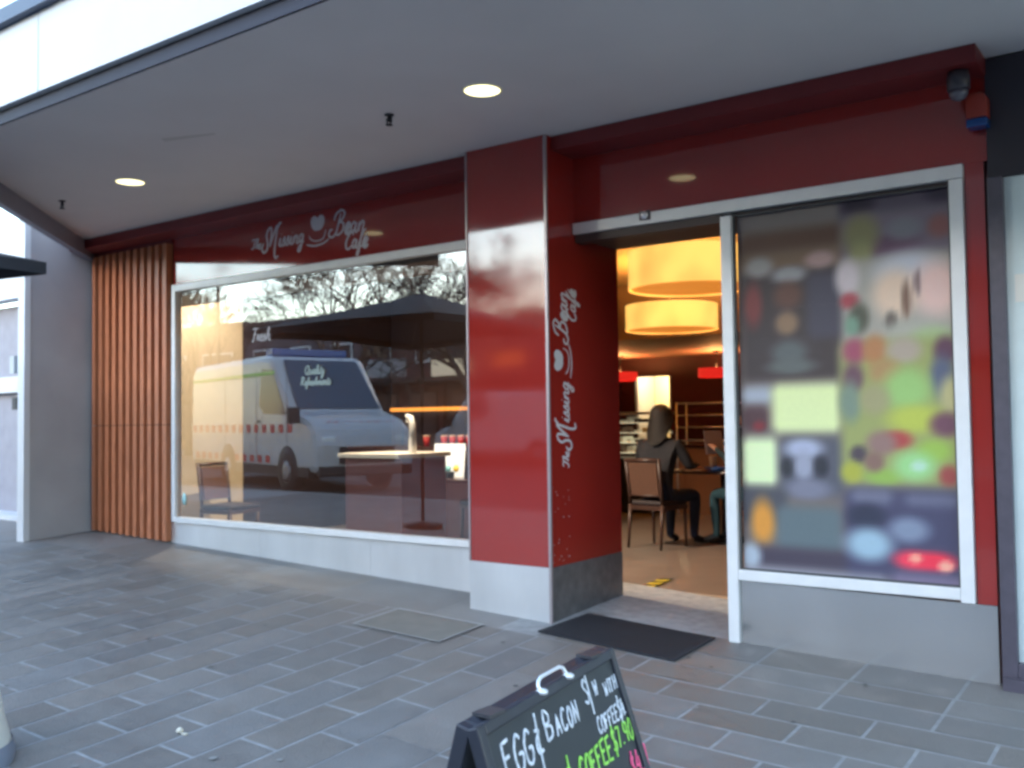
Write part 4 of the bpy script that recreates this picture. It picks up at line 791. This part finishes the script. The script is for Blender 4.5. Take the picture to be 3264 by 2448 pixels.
# ambulance
def vehicle(name,label,cat,x,y,z,rot,L,Wd,prof,roofz,ambu):
    t=thing(name,label,cat,(x,y,z),R(rot)); body=mat(name+'_white',(.50,.51,.54),.3,coat=.6,noise=.05); gl=mat(name+'_glass',(.03,.06,.10),.06,spec=.9)
    b=MB(); b.prism([(px,-Wd/2,pz) for px,pz in prof],(0,Wd,0)); b.build('body',body,t,bevel=.13)
    # windscreen and side glass, just proud of the body
    def quad(nm,pts,m_,par=None): return MB().prism(pts,(0,.006 if pts[0][1]>0 else -.006,0)).build(nm,m_,par or t)
    for s_ in (1,-1): quad('side_window',[(-1.0,s_*(Wd/2+.002),1.42),(-1.66,s_*(Wd/2+.002),2.3),(-2.2,s_*(Wd/2+.002),2.34),(-2.35,s_*(Wd/2+.002),1.62),(-2.1,s_*(Wd/2+.002),1.45)],gl)
    for s_ in (1,-1):
        for xx in (-.98,-2.5,-4.3): MB().box(xx-.008,xx+.008,s_*(Wd/2+.001)-.002,s_*(Wd/2+.001)+.002,.5,2.35).build('door_seam',BLK,t)
        MB().box(-2.42,-2.28,s_*(Wd/2+.012)-.012,s_*(Wd/2+.012)+.012,1.28,1.32).build('door_handle',BLK,t)
    A=Vector((-.80,0,1.51)) if ambu else Vector((-.24,0,1.26)); B_=Vector((-1.68,0,2.47)) if ambu else Vector((-.86,0,2.2))
    n1=Vector((B_.z-A.z,0,A.x-B_.x)).normalized()*.03
    MB().prism([A+n1+Vector((0,-Wd/2+.14,0)),A+n1+Vector((0,Wd/2-.14,0)),B_+n1+Vector((0,Wd/2-.22,0)),B_+n1+Vector((0,-Wd/2+.22,0))],n1*.3).build('windscreen',gl,t)
    for px in (-.95,-4.1):
        for s_ in (1,-1):
            w=MB().lathe([(.2,-.12),(.34,-.12),(.36,-.08),(.36,.08),(.34,.12),(.2,.12)],n=28,M=Matrix.Translation((px,s_*(Wd/2-.10),.36))@Matrix.Rotation(PI/2,4,'X')).build('wheel',mat('tyre_rubber',(.02,.02,.02),.8),t)
            MB().lathe([(.02,0),(.1,.02),(.2,0)],n=20,M=Matrix.Translation((px,s_*(Wd/2+.022),.36))@Matrix.Rotation(-s_*PI/2,4,'X')).build('rim',mat('steel_rim',(.35,.35,.37),.4,.6),w)
            MB().lathe([(.44,0),(.44,.012)],n=28,M=Matrix.Translation((px,s_*(Wd/2+.002),.40))@Matrix.Rotation(-s_*PI/2,4,'X')).build('wheel_arch',BLK,t)
    for s_ in (1,-1):
        MB().box(.12,.30,s_*(Wd/2-.26)-.14,s_*(Wd/2-.26)+.14,.78,1.02).build('headlight',mat('headlight_glass',(.75,.78,.8),.1,spec=.9),t,bevel=.04)
        MB().box(-.45,-.30,s_*(Wd/2+.02),s_*(Wd/2+.24),1.25,1.55).build('wing_mirror',BLK,t,bevel=.03)
    MB().box(.24,.36,-.55,.55,.52,.82).build('grille',BLK,t); MB().box(.15,.34,-Wd/2+.05,Wd/2-.05,.30,.50).build('bumper',BLK,t,bevel=.04)
    MB().box(-L+.4,.0,-Wd/2-.006,-Wd/2+.1,.28,.46).box(-L+.4,.0,Wd/2-.1,Wd/2+.006,.28,.46).build('sill',BLK,t)
    if ambu:
        red=mat('red_marking',(.45,.02,.04),.4); chk=MB()
        for k in range(14):
            for s_ in (1,-1):
                chk.box(-L+.3+k*.42,-L+.51+k*.42,s_*(Wd/2+.004)-.004,s_*(Wd/2+.004)+.004,1.08,1.24)
                if k<11: chk.box(-L+.5+k*.42,-L+.71+k*.42,s_*(Wd/2+.01)-.004,s_*(Wd/2+.01)+.004,.50,.64)
        chk.build('checker_marking',red,t)
        tx=MB(); a=Vector((.15,0,1.19)); bb_=Vector((-.6,0,1.46)); uy=(bb_-a).normalized(); nn=Vector((-uy.z,0,uy.x)); nn=nn if nn.z>0 else -nn
        chalk(tx,'AMBULANCE',0,0,.19,.045,a+uy*.15+Vector((0,-.72,0))+nn*.03,Vector((0,1,0)),uy,nn,adv=.85); tx.build('bonnet_lettering',red,t)
        MB().box(-2.5,-2.1,-.8,.8,roofz+.0,roofz+.14).build('light_bar',mat('light_bar_blue',(.05,.12,.35),.2),t,bevel=.03)
        MB().box(-L+.3,-1.6,-Wd/2-.02,-Wd/2+.01,2.20,2.27).box(-L+.3,-1.6,Wd/2-.01,Wd/2+.02,2.20,2.27).build('drip_rail',mat('green_reflective',(.3,.6,.12),.4),t)
    return t
PROF=[(-6.6,.35),(-6.65,1.0),(-6.55,2.45),(-6.3,2.6),(-2.2,2.6),(-1.75,2.55),(-.80,1.50),(-.1,1.34),(.2,1.15),(.33,.85),(.33,.35)]
vehicle('ambulance','white ambulance with red checks parked at the kerb, mirrored in the shop window','ambulance',-14.72,-3.85,gz(-16,0)-.12,18,6.7,1.98,PROF,2.6,True).scale=(1.15,1.15,1.15)
vehicle('delivery_van','plain white delivery van parked across the road, mirrored right of the ambulance','van',-21.4,-15.2,gz(-21,0)-.13,172,5.4,1.9,[(-5.2,.35),(-5.2,2.3),(-1.6,2.35),(-.92,2.2),(-.26,1.26),(.02,1.18),(.26,1.04),(.33,.78),(.33,.35)],2.3,False)
